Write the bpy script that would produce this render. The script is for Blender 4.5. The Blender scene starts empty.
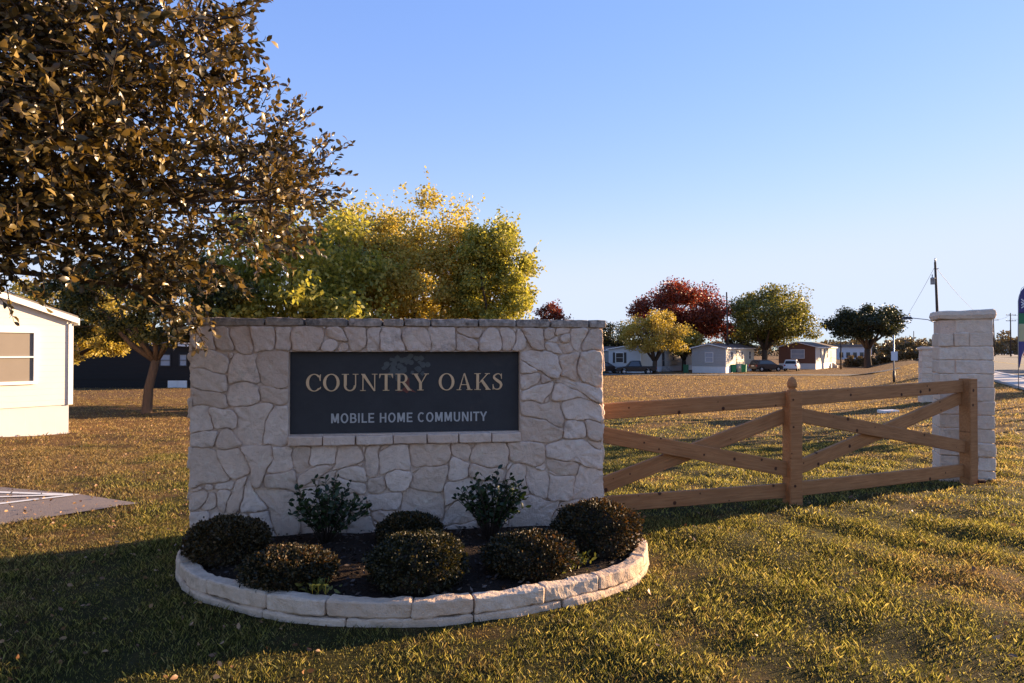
import bpy, math, random
import numpy as np
from mathutils import Vector, Matrix
random.seed(7); rng = np.random.default_rng(11)
PI = math.pi
R = math.radians
S = bpy.context.scene
col = bpy.data.collections.new('place'); S.collection.children.link(col)
F = 683.0; HY = 350.0; EYE = 1.6

# ------------------------------------------------------------------ helpers
def sstep(a, b, t):
    t = np.clip((np.asarray(t, float) - a) / (b - a), 0, 1); return t * t * (3 - 2 * t)
_dirs = [(1.9, .7, .3), (-1.1, 2.3, 1.7), (3.7, -2.9, 4.1), (2.2, 4.6, 2.2), (-5.3, 3.9, .9), (7.1, 5.2, 3.3)]
DRIVE = [(-2.93 - 1.6, 8.55), (-6.6, 9.0), (-9.5, 9.3), (-9.5, 5.5), (-6.2, 6.3)]
def in_poly(x, y, poly):
    x = np.asarray(x, float); y = np.asarray(y, float); c = np.zeros(x.shape, bool)
    n = len(poly)
    for i in range(n):
        x0, y0 = poly[i]; x1, y1 = poly[(i + 1) % n]
        if y0 == y1: continue
        k = ((y0 > y) != (y1 > y)) & (x < (x1 - x0) * (y - y0) / (y1 - y0) + x0); c ^= k
    return c
def drop(x, y):
    y = np.asarray(y, float); x = np.asarray(x, float)
    d = 1.6 * (1 - np.exp(-np.maximum(0, y - 7) / 40))
    return d * (1 - sstep(-4, 5, x - .55 * y))
def H(x, y, lumps=True):
    x = np.asarray(x, float); y = np.asarray(y, float)
    z = -drop(x, y)
    if lumps:
        l = 0
        for a, b, p in _dirs: l = l + np.sin(a * x + b * y + p)
        l = l * .0085 + .016 * np.sin(.9 * x + .35 * y) * np.sin(.55 * y - .3 * x + 1)
        m = (1 - sstep(3.5, 4.6, x - .55 * y)) * (1 - sstep(-5.2, -5.0, -np.hypot(x + 7.9, y - 7.6)) * .97)
        m = m * (1 - sstep(-2.3, -1.5, -np.hypot((x + .8), (y - 5.0))))
        z = z + l * m
    return z
def G(px, py):          # where a sight line through this picture point meets the lawn
    d = 3.0
    a = (px - 512) / F; b = (py - HY) / F
    for i in range(20000):
        if b * d >= EYE + float(drop(a * d, d)): break
        d += .02 if d < 60 else .1
    return a * d, d
def X(px, d): return (px - 512) / F * d
def Z(py, d): return EYE - (py - HY) / F * d
def gz(x, y): return float(H(x, y))

def np_mesh(name, V, Q, mat=None, parent=None, smooth=False):
    V = np.asarray(V, np.float32); Q = np.asarray(Q, np.int32)
    me = bpy.data.meshes.new(name); k = Q.shape[1]
    me.vertices.add(len(V)); me.vertices.foreach_set('co', V.ravel())
    me.loops.add(Q.size); me.loops.foreach_set('vertex_index', Q.ravel())
    me.polygons.add(len(Q)); me.polygons.foreach_set('loop_start', np.arange(0, Q.size, k, dtype=np.int32))
    if smooth: me.polygons.foreach_set('use_smooth', np.ones(len(Q), bool))
    me.update(calc_edges=True)
    if mat: me.materials.append(mat)
    o = bpy.data.objects.new(name, me); col.objects.link(o)
    if parent: o.parent = parent
    return o
class MB:
    def __init__(s): s.v = []; s.f = []; s.sm = []
    def add(s, vs, fs, smooth=False):
        b = len(s.v); s.v += [tuple(map(float, v)) for v in vs]; s.f += [tuple(i + b for i in f) for f in fs]; s.sm += [smooth] * len(fs)
    def box(s, c, d, rot=None, taper=1.0):
        vs = []
        for z in (-1, 1):
            t = 1 if z < 0 else taper
            for x, y in ((-1, -1), (1, -1), (1, 1), (-1, 1)):
                p = Vector((x * d[0] / 2 * t, y * d[1] / 2 * t, z * d[2] / 2))
                if rot: p = rot @ p
                vs.append((p.x + c[0], p.y + c[1], p.z + c[2]))
        s.add(vs, [(0, 3, 2, 1), (4, 5, 6, 7), (0, 1, 5, 4), (1, 2, 6, 5), (2, 3, 7, 6), (3, 0, 4, 7)])
    def bar(s, a, b, w, h, up=(0, 0, 1)):       # board from a to b
        a = Vector(a); b = Vector(b); t = (b - a).normalized(); sd = t.cross(Vector(up)).normalized(); u = sd.cross(t)
        vs = [p + sd * (i * w / 2) + u * (j * h / 2) for p in (a, b) for i, j in ((-1, -1), (1, -1), (1, 1), (-1, 1))]
        s.add(vs, [(0, 3, 2, 1), (4, 5, 6, 7), (0, 1, 5, 4), (1, 2, 6, 5), (2, 3, 7, 6), (3, 0, 4, 7)])
    def tube(s, pts, rad, n=8, cap=True):
        pts = [Vector(p) for p in pts]; m = len(pts)
        if not hasattr(rad, '__len__'): rad = [rad] * m
        vs = []; ref = Vector((.3, .9, .2)) if abs((pts[-1] - pts[0]).normalized().dot(Vector((.3, .9, .2)).normalized())) < .9 else Vector((1, 0, 0))
        for i in range(m):
            t = (pts[min(i + 1, m - 1)] - pts[max(i - 1, 0)]).normalized()
            sd = t.cross(ref).normalized(); u = sd.cross(t)
            for k in range(n):
                a = 2 * PI * k / n; vs.append(pts[i] + (sd * math.cos(a) + u * math.sin(a)) * rad[i])
        fs = [(i * n + k, i * n + (k + 1) % n, (i + 1) * n + (k + 1) % n, (i + 1) * n + k) for i in range(m - 1) for k in range(n)]
        if cap: fs += [tuple(range(n))[::-1], tuple((m - 1) * n + k for k in range(n))]
        s.add(vs, fs, True)
    def lathe(s, c, prof, n=20):
        vs = [(c[0] + r * math.cos(2 * PI * k / n), c[1] + r * math.sin(2 * PI * k / n), c[2] + z) for r, z in prof for k in range(n)]
        m = len(prof)
        fs = [(i * n + k, i * n + (k + 1) % n, (i + 1) * n + (k + 1) % n, (i + 1) * n + k) for i in range(m - 1) for k in range(n)]
        fs += [tuple(range(n))[::-1], tuple((m - 1) * n + k for k in range(n))]
        s.add(vs, fs, True)
    def prism(s, poly, o, u, v, w, h, smooth=False):       # 2-D polygon in frame (u,v) extruded from o along w by h
        o, u, v, w = map(Vector, (o, u, v, w)); n = len(poly)
        vs = [o + u * p[0] + v * p[1] for p in poly] + [o + u * p[0] + v * p[1] + w * h for p in poly]
        s.add(vs, [tuple(range(n))[::-1], tuple(range(n, 2 * n))] + [(i, (i + 1) % n, n + (i + 1) % n, n + i) for i in range(n)], smooth)
    def rock(s, c, d, seed=0, r=.015, amp=.006, seg=.04, xf=None, rot=None, freq=9):   # rough rounded block
        hx = np.array(d) / 2; n = [max(2, int(q / seg)) for q in d]; r = min(r, min(hx) * .9)
        for ax in range(3):
            a, b = [(1, 2), (2, 0), (0, 1)][ax]
            na, nb = n[a], n[b]
            def cs(k, m, hh):
                g = np.linspace(-1, 1, m + 1) * hh; g[0] = -hh; g[-1] = hh
                if m >= 3: g[1] = -hh + r * .8; g[-2] = hh - r * .8
                return g
            ga, gb = cs(0, na, hx[a]), cs(0, nb, hx[b])
            A, B = np.meshgrid(ga, gb, indexing='ij')
            for sg in (-1, 1):
                P = np.zeros(A.shape + (3,)); P[..., a] = A; P[..., b] = B; P[..., ax] = sg * hx[ax]
                q = np.clip(P, -(hx - r), hx - r); dd = P - q; L = np.linalg.norm(dd, axis=-1, keepdims=True)
                nn = dd / np.maximum(L, 1e-9); P2 = q + nn * r
                w = P + np.array([seed * 1.7, seed * 2.9, seed * .77])
                k = freq
                nz = np.sin(w[..., 0] * k + 1.3 * np.sin(w[..., 2] * k * .8)) * np.sin(w[..., 1] * k * 1.1 + w[..., 2] * k * 1.3 + seed) + .5 * np.sin(w[..., 0] * k * 2.3 + w[..., 2] * k * 2.9 + seed) * np.cos(w[..., 1] * k * 2.1 - w[..., 2] * k * 1.9) + .3 * np.sin(w[..., 0] * k * 5.3 + 2 * np.cos(w[..., 2] * k * 4.1) + w[..., 1] * k * 4.7)
                P2 = P2 + nn * (nz * amp)[..., None]
                P2 = P2.reshape(-1, 3)
                if rot is not None: P2 = P2 @ np.array(rot).T
                P2 = P2 + np.array(c)
                if xf: P2 = xf(P2)
                idx = np.arange(A.size).reshape(A.shape)
                fs = np.stack([idx[:-1, :-1], idx[1:, :-1], idx[1:, 1:], idx[:-1, 1:]], -1).reshape(-1, 4)
                if sg < 0: fs = fs[:, ::-1]
                s.add(P2, fs.tolist(), False)
    def build(s, name, mat=None, parent=None, smooth=None):
        me = bpy.data.meshes.new(name); me.from_pydata(s.v, [], s.f)
        me.polygons.foreach_set('use_smooth', [bool(x) for x in s.sm] if smooth is None else [smooth] * len(s.f))
        if mat: me.materials.append(mat)
        me.update()
        o = bpy.data.objects.new(name, me); col.objects.link(o)
        if parent: o.parent = parent
        return o
def tag(o, label=None, cat=None, group=None, kind=None):
    if label: o['label'] = label
    if cat: o['category'] = cat
    if group: o['group'] = group
    if kind: o['kind'] = kind
    return o
def empty(name, loc, label=None, cat=None, group=None, rz=0):
    o = bpy.data.objects.new(name, None); col.objects.link(o); o.empty_display_size = .2
    o.location = loc; o.rotation_euler = (0, 0, rz); return tag(o, label, cat, group)
def copy_tree(o, parent=None):
    c = o.copy(); col.objects.link(c)
    if parent: c.parent = parent
    for ch in list(o.children): copy_tree(ch, c)
    return c

# ------------------------------------------------------------------ materials
class NT:
    def __init__(s, name):
        s.m = bpy.data.materials.new(name); s.m.use_nodes = True; s.t = s.m.node_tree
        s.b = s.t.nodes['Principled BSDF']; s.out = s.t.nodes['Material Output']
    def n(s, kind, **kw):
        nd = s.t.nodes.new(kind)
        for k, v in kw.items():
            if k in nd.inputs.keys() if isinstance(k, str) else False: pass
            setattr(nd, k, v)
        return nd
    def l(s, a, b): s.t.links.new(a, b)
    def noise(s, scale, detail=6, rough=.6, coord=None, vec=None, dist=0):
        nd = s.n('ShaderNodeTexNoise'); nd.inputs['Scale'].default_value = scale; nd.inputs['Detail'].default_value = detail
        nd.inputs['Roughness'].default_value = rough; nd.inputs['Distortion'].default_value = dist
        if vec is None: vec = s.pos()
        s.l(vec, nd.inputs['Vector']); return nd.outputs['Fac']
    def pos(s):
        if not hasattr(s, '_p'): s._p = s.n('ShaderNodeNewGeometry').outputs['Position']
        return s._p
    def obj(s):
        if not hasattr(s, '_o'): s._o = s.n('ShaderNodeTexCoord').outputs['Object']
        return s._o
    def island(s): return s.n('ShaderNodeNewGeometry').outputs['Random Per Island']
    def ramp(s, fac, stops):
        nd = s.n('ShaderNodeValToRGB'); cr = nd.color_ramp
        while len(cr.elements) < len(stops): cr.elements.new(.5)
        for e, (p, c) in zip(cr.elements, stops): e.position = p; e.color = (*c, 1)
        s.l(fac, nd.inputs['Fac']); return nd.outputs['Color']
    def mix(s, fac, a, b, mode='MIX'):
        nd = s.n('ShaderNodeMix'); nd.data_type = 'RGBA'; nd.blend_type = mode
        for k, v in ((0, fac), (6, a), (7, b)):
            if hasattr(v, 'node'): s.l(v, nd.inputs[k])
            elif isinstance(v, (int, float)): nd.inputs[k].default_value = v if k == 0 else (v, v, v, 1)
            else: nd.inputs[k].default_value = (*v, 1)
        return nd.outputs[2]
    def math(s, op, a, b=0., c=None, clamp=False):
        nd = s.n('ShaderNodeMath'); nd.operation = op; nd.use_clamp = clamp
        for i, v in enumerate((a, b) if c is None else (a, b, c)):
            if hasattr(v, 'node'): s.l(v, nd.inputs[i])
            else: nd.inputs[i].default_value = v
        return nd.outputs[0]
    def bump(s, h, strength=.5, dist=.01):
        nd = s.n('ShaderNodeBump'); nd.inputs['Strength'].default_value = strength; nd.inputs['Distance'].default_value = dist
        s.l(h, nd.inputs['Height']); s.l(nd.outputs[0], s.b.inputs['Normal'])
    def base(s, c, rough=.7, spec=.4, metal=0):
        if hasattr(c, 'node'): s.l(c, s.b.inputs['Base Color'])
        else: s.b.inputs['Base Color'].default_value = (*c, 1)
        s.b.inputs['Roughness'].default_value = rough; s.b.inputs['Specular IOR Level'].default_value = spec; s.b.inputs['Metallic'].default_value = metal
        return s
def plain(name, c, rough=.6, metal=0, spec=.4, var=.15, scale=3):
    m = NT(name); n = m.noise(scale, 4, vec=m.obj())
    m.base(m.mix(n, tuple(x * (1 - var) for x in c), tuple(min(1, x * (1 + var)) for x in c)), rough, spec, metal); return m.m
def leafmat(name, cols, rough=.5, spec=.4, trans=.35, patch=.6, pscale=.5, tint=(1.1, 1.1, .6)):
    m = NT(name); r = m.island(); c = m.ramp(r, [(i / max(1, len(cols) - 1), k) for i, k in enumerate(cols)])
    n = m.noise(pscale, 3)
    c2 = m.mix(m.math('MULTIPLY', m.math('SUBTRACT', n, .5), 2., clamp=True), c, cols[-1])
    c = m.mix(patch, c, c2)
    m.base(c, rough, spec)
    tr = m.n('ShaderNodeBsdfTranslucent'); m.l(m.mix(1, c, tint, 'MULTIPLY'), tr.inputs['Color'])
    mx = m.n('ShaderNodeMixShader'); mx.inputs[0].default_value = trans
    m.l(m.b.outputs[0], mx.inputs[1]); m.l(tr.outputs[0], mx.inputs[2]); m.l(mx.outputs[0], m.out.inputs['Surface'])
    return m.m

def stone_mat(name, lo, hi, stain=(.12, .1, .09), bump=.6, stain_amt=.55, zstain=None):
    m = NT(name); r = m.island()
    c = m.ramp(r, [(0, lo), (.35, tuple((a + b) / 2 * f for a, b, f in zip(lo, hi, (1.02, .97, .92)))), (.7, hi), (1, tuple(a * .9 for a in hi))])
    n1 = m.noise(3.2, 8, .65); n2 = m.noise(22, 8, .7); n3 = m.noise(90, 4, .6)
    c = m.mix(m.math('MULTIPLY', m.math('SUBTRACT', n2, .32), 1.6, clamp=True), c, tuple(a * .62 for a in hi))
    c = m.mix(m.math('MULTIPLY', m.math('SUBTRACT', m.noise(9, 6, .7, dist=1.2), .55), 2.2, clamp=True), c, tuple(min(.85, a * 1.18) for a in hi))
    st = m.math('MULTIPLY', m.math('SUBTRACT', n1, .56), 6., clamp=True)
    st = m.math('MULTIPLY', st, m.math('MULTIPLY', m.math('SUBTRACT', n2, .38), 4., clamp=True))
    if zstain:
        sep = m.n('ShaderNodeSeparateXYZ'); m.l(m.pos(), sep.inputs[0])
        zz = m.math('MULTIPLY', m.math('SUBTRACT', sep.outputs[2], zstain[0]), 1 / (zstain[1] - zstain[0]), clamp=True)
        st = m.math('ADD', st, m.math('MULTIPLY', zz, m.math('MULTIPLY', m.math('SUBTRACT', n2, .3), 3., clamp=True)), clamp=True)
    c = m.mix(m.math('MULTIPLY', st, stain_amt), c, stain)
    sp = m.math('MULTIPLY', m.math('SUBTRACT', .36, n3), 8., clamp=True)
    c = m.mix(m.math('MULTIPLY', sp, .35), c, stain)
    m.base(c, .92, .2)
    h = m.math('ADD', m.math('MULTIPLY', n2, 1.), m.math('MULTIPLY', n3, .35)); m.bump(h, bump, .022)
    return m.m
M = {}
M['rubble'] = stone_mat('rubble_limestone', (.70, .505, .37), (.90, .685, .53), bump=1.0, stain_amt=.65)
M['mortar'] = stone_mat('mortar', (.68, .50, .37), (.82, .615, .465), bump=.9, stain_amt=.6)
M['capstone'] = stone_mat('weathered_cap', (.46, .37, .29), (.66, .52, .41), stain=(.06, .055, .05), stain_amt=.8, zstain=(1.70, 1.86))
M['ashlar'] = stone_mat('cut_limestone', (.72, .57, .43), (.86, .70, .55), bump=.9, stain=(.3, .18, .12), stain_amt=.4)
M['kerbstone'] = stone_mat('kerb_limestone', (.60, .43, .30), (.78, .60, .44), bump=.8, stain=(.22, .13, .09), stain_amt=.5)

def grass_colour(m):
    """lawn colour: green and dried patches, from the spot on the ground"""
    big = m.noise(.75, 5, .6); fine = m.noise(5, 5, .65)
    sep = m.n('ShaderNodeSeparateXYZ'); m.l(m.pos(), sep.inputs[0])
    far = m.math('MULTIPLY', m.math('SUBTRACT', sep.outputs[1], 5.5), .09, clamp=True)
    lft = m.math('MULTIPLY', m.math('SUBTRACT', -2.2, sep.outputs[0]), .25, clamp=True)
    rgt = m.math('MULTIPLY', m.math('SUBTRACT', sep.outputs[0], 2.0), .12, clamp=True)
    g = m.math('ADD', m.math('MULTIPLY', big, 1.15), m.math('MULTIPLY', fine, .5))
    far = m.math('MULTIPLY', m.math('SUBTRACT', sep.outputs[1], 12.), .05, clamp=True)
    g = m.math('SUBTRACT', g, m.math('MULTIPLY', far, .36)); g = m.math('SUBTRACT', g, m.math('MULTIPLY', lft, .30)); g = m.math('SUBTRACT', g, m.math('MULTIPLY', rgt, .16))
    g = m.math('ADD', g, m.math('MULTIPLY', m.math('SUBTRACT', m.noise(.13, 3), .5), .55))
    return m.math('MULTIPLY', m.math('SUBTRACT', g, .50), 3.6, clamp=True), fine
gm = NT('lawn_ground'); g, fine = grass_colour(gm)
big2 = gm.noise(.18, 4)
dry = gm.mix(gm.noise(2.2, 6, .7), (.15, .08, .035), (.36, .22, .095)); grn = gm.mix(fine, (.025, .028, .009), (.10, .10, .025))
c = gm.mix(g, dry, grn); v = gm.noise(60, 6, .75); v2 = gm.noise(9, 6, .7)
c = gm.mix(gm.math('MULTIPLY', gm.math('SUBTRACT', .55, v), 2.5, clamp=True), c, (.055, .035, .018))
c = gm.mix(gm.math('MULTIPLY', gm.math('SUBTRACT', v2, .5), 2., clamp=True), c, gm.mix(.5, c, (.42, .27, .12)))
c = gm.mix(1, c, (.72, .68, .66), 'MULTIPLY'); gm.base(c, .95, .1); gm.bump(gm.math('ADD', v, gm.math('MULTIPLY', v2, 2.)), .9, .05); M['ground'] = gm.m
bm_ = NT('grass_blades'); g, fine = grass_colour(bm_); r = bm_.island()
dryb = bm_.ramp(r, [(0, (.05, .03, .012)), (.5, (.28, .19, .08)), (1, (.62, .46, .23))]); grb = bm_.ramp(r, [(0, (.015, .022, .004)), (.45, (.12, .13, .025)), (1, (.50, .47, .13))])
wn_ = bm_.n('ShaderNodeTexWhiteNoise'); wn_.noise_dimensions = '1D'; bm_.l(r, wn_.inputs['W']); c = bm_.mix(bm_.math('ADD', g, bm_.math('MULTIPLY', bm_.math('SUBTRACT', wn_.outputs['Value'], .55), 1.1), clamp=True), dryb, grb)
bm_.base(bm_.mix(1, c, (.58, .58, .58), 'MULTIPLY'), .6, .25); tr = bm_.n('ShaderNodeBsdfTranslucent'); bm_.l(bm_.mix(1, c, (1.30, 1.2, .9), 'MULTIPLY'), tr.inputs[0]); mx = bm_.n('ShaderNodeMixShader'); mx.inputs[0].default_value = .45
bm_.l(bm_.b.outputs[0], mx.inputs[1]); bm_.l(tr.outputs[0], mx.inputs[2]); bm_.l(mx.outputs[0], bm_.out.inputs[0]); M['blades'] = bm_.m

def wood_mat(name, a, b, knots=True):
    m = NT(name); mp = m.n('ShaderNodeMapping'); m.l(m.obj(), mp.inputs[0]); mp.inputs['Scale'].default_value = (1.2, 18, 18)
    n = m.noise(3, 6, .6, vec=mp.outputs[0], dist=.6); n = m.math('ADD', m.math('MULTIPLY', m.math('SUBTRACT', n, .5), 2.4), .5, clamp=True); c = m.mix(n, a, b)
    c = m.mix(m.math('MULTIPLY', m.noise(2.5, 4), .7), c, tuple(x * .6 for x in a))
    if knots:
        vo = m.n('ShaderNodeTexVoronoi'); vo.voronoi_dimensions = '2D'; vo.inputs['Scale'].default_value = 6.0; sx_ = m.n('ShaderNodeSeparateXYZ'); cx2 = m.n('ShaderNodeCombineXYZ'); m.l(m.obj(), sx_.inputs[0]); m.l(sx_.outputs[0], cx2.inputs[0]); m.l(sx_.outputs[2], cx2.inputs[1]); oi = m.n('ShaderNodeObjectInfo'); va = m.n('ShaderNodeVectorMath'); va.operation = 'ADD'; m.l(cx2.outputs[0], va.inputs[0]); m.l(m.mix(1, m.math('MULTIPLY', oi.outputs['Random'], 40.), 1., 'MULTIPLY'), va.inputs[1]); m.l(va.outputs[0], vo.inputs['Vector'])
        sc_ = m.n('ShaderNodeSeparateColor'); m.l(vo.outputs['Color'], sc_.inputs[0]); k = m.math('MULTIPLY', m.math('SUBTRACT', m.math('MULTIPLY', m.math('SUBTRACT', sc_.outputs[0], .35), .22), vo.outputs['Distance']), 22., clamp=True); c = m.mix(k, c, (.05, .014, .006))
    c = m.mix(m.math('MULTIPLY', m.n('ShaderNodeObjectInfo').outputs['Random'], .15), c, (.16, .085, .045))
    m.base(c, .75, .25); m.bump(n, .5, .006); return m.m
M['fence'] = wood_mat('cedar_boards', (.32, .135, .048), (.58, .275, .11))
M['pole'] = wood_mat('creosote_wood', (.045, .032, .025), (.09, .062, .045), False)
def bark(name, a, b):
    m = NT(name); mp = m.n('ShaderNodeMapping'); m.l(m.obj(), mp.inputs[0]); mp.inputs['Scale'].default_value = (9, 9, 1.6)
    n = m.noise(2, 8, .7, vec=mp.outputs[0]); m.base(m.mix(n, a, b), .95, .1); m.bump(n, 1, .04); return m.m
M['bark'] = bark('bark', (.07, .045, .03), (.22, .15, .105))
M['bark_dark'] = bark('dark_bark', (.04, .028, .02), (.11, .08, .06))
M['mulch'] = NT('mulch'); mm = M['mulch']; mm.base(mm.mix(mm.noise(45, 6, .7), (.013, .009, .007), (.06, .04, .028)), .95, .1); mm.bump(mm.noise(60, 5), 1, .03); M['mulch'] = mm.m
M['chip'] = leafmat('mulch_chips', [(.012, .008, .006), (.04, .024, .015), (.12, .08, .055)], trans=0)
a = NT('asphalt'); a.base(a.mix(a.noise(140, 5, .7), (.05, .047, .045), (.13, .12, .11)), .9, .3); a.bump(a.noise(160, 3), .5, .006); M['asphalt'] = a.m
a = NT('driveway_asphalt'); c = a.mix(a.noise(120, 5, .7), (.09, .07, .06), (.30, .24, .20)); c = a.mix(a.noise(1.5, 4), c, a.mix(.5, c, (.34, .28, .24))); a.base(c, .9, .2); a.bump(a.noise(130, 3), .6, .008); M['drive'] = a.m
M['paint'] = plain('road_paint', (.72, .70, .64), .7, var=.15, scale=20); M['yellow_paint'] = plain('yellow_paint', (.7, .45, .06), .7)
M['concrete'] = plain('concrete', (.42, .38, .34), .9, var=.15, scale=4)
a = NT('slate_panel'); n = a.noise(7, 7, .7, vec=a.obj()); c = a.mix(n, (.017, .016, .017), (.046, .044, .046))
c = a.mix(a.math('MULTIPLY', a.math('SUBTRACT', a.noise(2.1, 6, .7, vec=a.obj(), dist=1), .6), 3., clamp=True), c, (.075, .055, .045)); a.base(c, .55, .35); a.bump(a.noise(60, 4), .3, .003); M['slate'] = a.m
M['gold'] = plain('gold_letters', (.66, .44, .25), .42, metal=.35, var=.3, scale=4); M['silver'] = plain('pale_letters', (.42, .40, .37), .55, var=.15, scale=5)
M['emblem'] = plain('emblem_grey', (.085, .09, .085), .6, var=.4, scale=30); M['emblem_red'] = plain('emblem_red', (.16, .045, .03), .6, var=.3, scale=30)
def siding(name, c, vert=False, pitch=.13):
    m = NT(name); w = m.n('ShaderNodeTexWave'); w.wave_type = 'BANDS'; w.bands_direction = 'X' if vert else 'Z'; w.wave_profile = 'SAW'; w.inputs['Scale'].default_value = .314 / pitch
    m.l(m.obj(), w.inputs[0]); n = m.noise(2, 4, vec=m.obj()); m.base(m.mix(n, tuple(x * .88 for x in c), c), .6, .3); m.bump(w.outputs['Fac'], 1, .06 if vert else .03); return m.m
M['white_siding'] = siding('white_siding', (.80, .75, .68)); M['skirt_white'] = siding('white_skirting', (.78, .77, .75), True, .3)
M['grey_siding'] = siding('grey_siding', (.42, .42, .41), pitch=.2); M['sunlit_siding'] = siding('sunlit_siding', (.74, .66, .54), pitch=.2)  # second siding: sunlight on the homes' long sides put into the colour
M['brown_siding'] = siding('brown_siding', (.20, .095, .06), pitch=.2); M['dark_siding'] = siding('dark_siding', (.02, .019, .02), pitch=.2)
M['pale_siding'] = siding('pale_siding', (.60, .62, .66), pitch=.2)
M['roof'] = plain('shingle_roof', (.11, .075, .06), .9, var=.3, scale=3); M['roof_grey'] = plain('grey_roof', (.16, .14, .13), .9, var=.3)
M['trim'] = plain('white_trim', (.74, .72, .68), .5); M['blind'] = plain('tan_blinds', (.20, .17, .14), .5, var=.1); M['dark_trim'] = plain('dark_shutter', (.035, .03, .03), .5)
M['glass'] = plain('dark_window_glass', (.03, .035, .045), .12, spec=.8)
M['glass_pale'] = plain('pale_window_glass', (.30, .33, .38), .15, spec=.8)
M['green_bin'] = plain('green_plastic', (.02, .20, .075), .5); M['dark_green_bin'] = plain('dark_green_plastic', (.012, .10, .05), .5)
M['tyre'] = plain('tyre', (.02, .02, .02), .85); M['rim'] = plain('wheel_rim', (.35, .35, .36), .35, metal=.8)
M['car_white'] = plain('white_car_paint', (.66, .67, .68), .25, var=.03); M['car_black'] = plain('black_car_paint', (.012, .013, .016), .2, var=.1); M['car_red'] = plain('red_car_paint', (.5, .02, .015), .25, var=.05)
M['car_dark'] = plain('dark_car_paint', (.035, .022, .02), .3, var=.1); M['lamp_red'] = plain('red_lens', (.35, .01, .01), .3); M['lamp_clear'] = plain('clear_lens', (.6, .6, .58), .2)
M['metal'] = plain('galvanised_metal', (.32, .33, .34), .45, metal=.6); M['wire'] = plain('wire', (.03, .03, .03), .6)
M['flag_dark'] = plain('flag_blue', (.055, .05, .16), .7); M['flag_green'] = plain('flag_green', (.03, .16, .07), .7); M['flag_yellow'] = plain('flag_yellow', (.42, .40, .22), .7); M['flag_pale'] = plain('flag_pale', (.6, .62, .66), .7)

# ------------------------------------------------------------------ world, sun, camera
SUN_AZ = 28.0; SUN_EL = 11.0          # azimuth measured from +X towards +Y
sv = Vector((math.cos(R(SUN_AZ)) * math.cos(R(SUN_EL)), math.sin(R(SUN_AZ)) * math.cos(R(SUN_EL)), math.sin(R(SUN_EL))))
W = bpy.data.worlds.new('World'); S.world = W; W.use_nodes = True; nt = W.node_tree
sky = nt.nodes.new('ShaderNodeTexSky'); sky.sky_type = 'NISHITA'; sky.sun_disc = False; sky.sun_elevation = R(SUN_EL); sky.sun_rotation = R(90 - SUN_AZ)
sky.altitude = 200; sky.air_density = 1.0; sky.dust_density = .05; sky.ozone_density = 2.2
gmn = nt.nodes.new('ShaderNodeGamma'); gmn.inputs[1].default_value = .46; mxn = nt.nodes.new('ShaderNodeMix'); mxn.data_type = 'RGBA'; mxn.blend_type = 'MULTIPLY'; mxn.inputs[0].default_value = 1; mxn.inputs[7].default_value = (1.29, 1.155, 1.32, 1)
nt.links.new(sky.outputs[0], gmn.inputs[0]); nt.links.new(gmn.outputs[0], mxn.inputs[6]); hs = nt.nodes.new('ShaderNodeHueSaturation'); hs.inputs['Saturation'].default_value = 1.75; nt.links.new(mxn.outputs[2], hs.inputs['Color']); sc = nt.nodes.new('ShaderNodeSeparateColor'); cc = nt.nodes.new('ShaderNodeCombineColor'); nt.links.new(hs.outputs[0], sc.inputs[0])
for k_, lim in enumerate((1.50, 1.70, 2.12)):
    mn_ = nt.nodes.new('ShaderNodeMath'); mn_.operation = 'SMOOTH_MIN'; mn_.inputs[1].default_value = lim; mn_.inputs[2].default_value = .7; nt.links.new(sc.outputs[k_], mn_.inputs[0]); nt.links.new(mn_.outputs[0], cc.inputs[k_])
nt.links.new(cc.outputs[0], nt.nodes['Background'].inputs[0]); nt.nodes['Background'].inputs[1].default_value = .15
sl = bpy.data.lights.new('sun', 'SUN'); sl.energy = 5.0; sl.angle = R(.53); sl.color = (1.0, .70, .42)
so = bpy.data.objects.new('sun', sl); col.objects.link(so); so.rotation_euler = sv.to_track_quat('Z', 'Y').to_euler(); so.location = (30, 20, 20)
cd = bpy.data.cameras.new('camera'); cd.lens = 24; cd.sensor_width = 36; cd.clip_end = 6000; cd.clip_start = .05
co = bpy.data.objects.new('camera', cd); col.objects.link(co); co.location = (0, 0, EYE); co.rotation_euler = (R(90) + (HY - 341.5) / F, 0, 0); S.camera = co
S.view_settings.view_transform = 'Standard'; S.view_settings.look = 'None'; S.view_settings.gamma = 1; S.view_settings.exposure = 1.76

# ------------------------------------------------------------------ ground
def axis(lo, hi, step, far, g=1.09):
    a = list(np.arange(lo, hi + step / 2, step)); s = step; p = a[-1]
    while p < far: s *= g; p += s; a.append(p)
    s = step; p = a[0]; b = []
    while p > -far: s *= g; p -= s; b.append(p)
    return np.array(b[::-1] + a)
ax = axis(-7, 9, .11, 4000); ay = axis(2, 12, .11, 4000)
GX, GY = np.meshgrid(ax, ay, indexing='ij'); GZ = H(GX, GY)
idx = np.arange(GX.size).reshape(GX.shape)
Q = np.stack([idx[:-1, :-1], idx[1:, :-1], idx[1:, 1:], idx[:-1, 1:]], -1).reshape(-1, 4)
gr = np_mesh('ground', np.stack([GX, GY, GZ], -1).reshape(-1, 3), Q, M['ground'], smooth=True); tag(gr, kind='structure')

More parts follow.
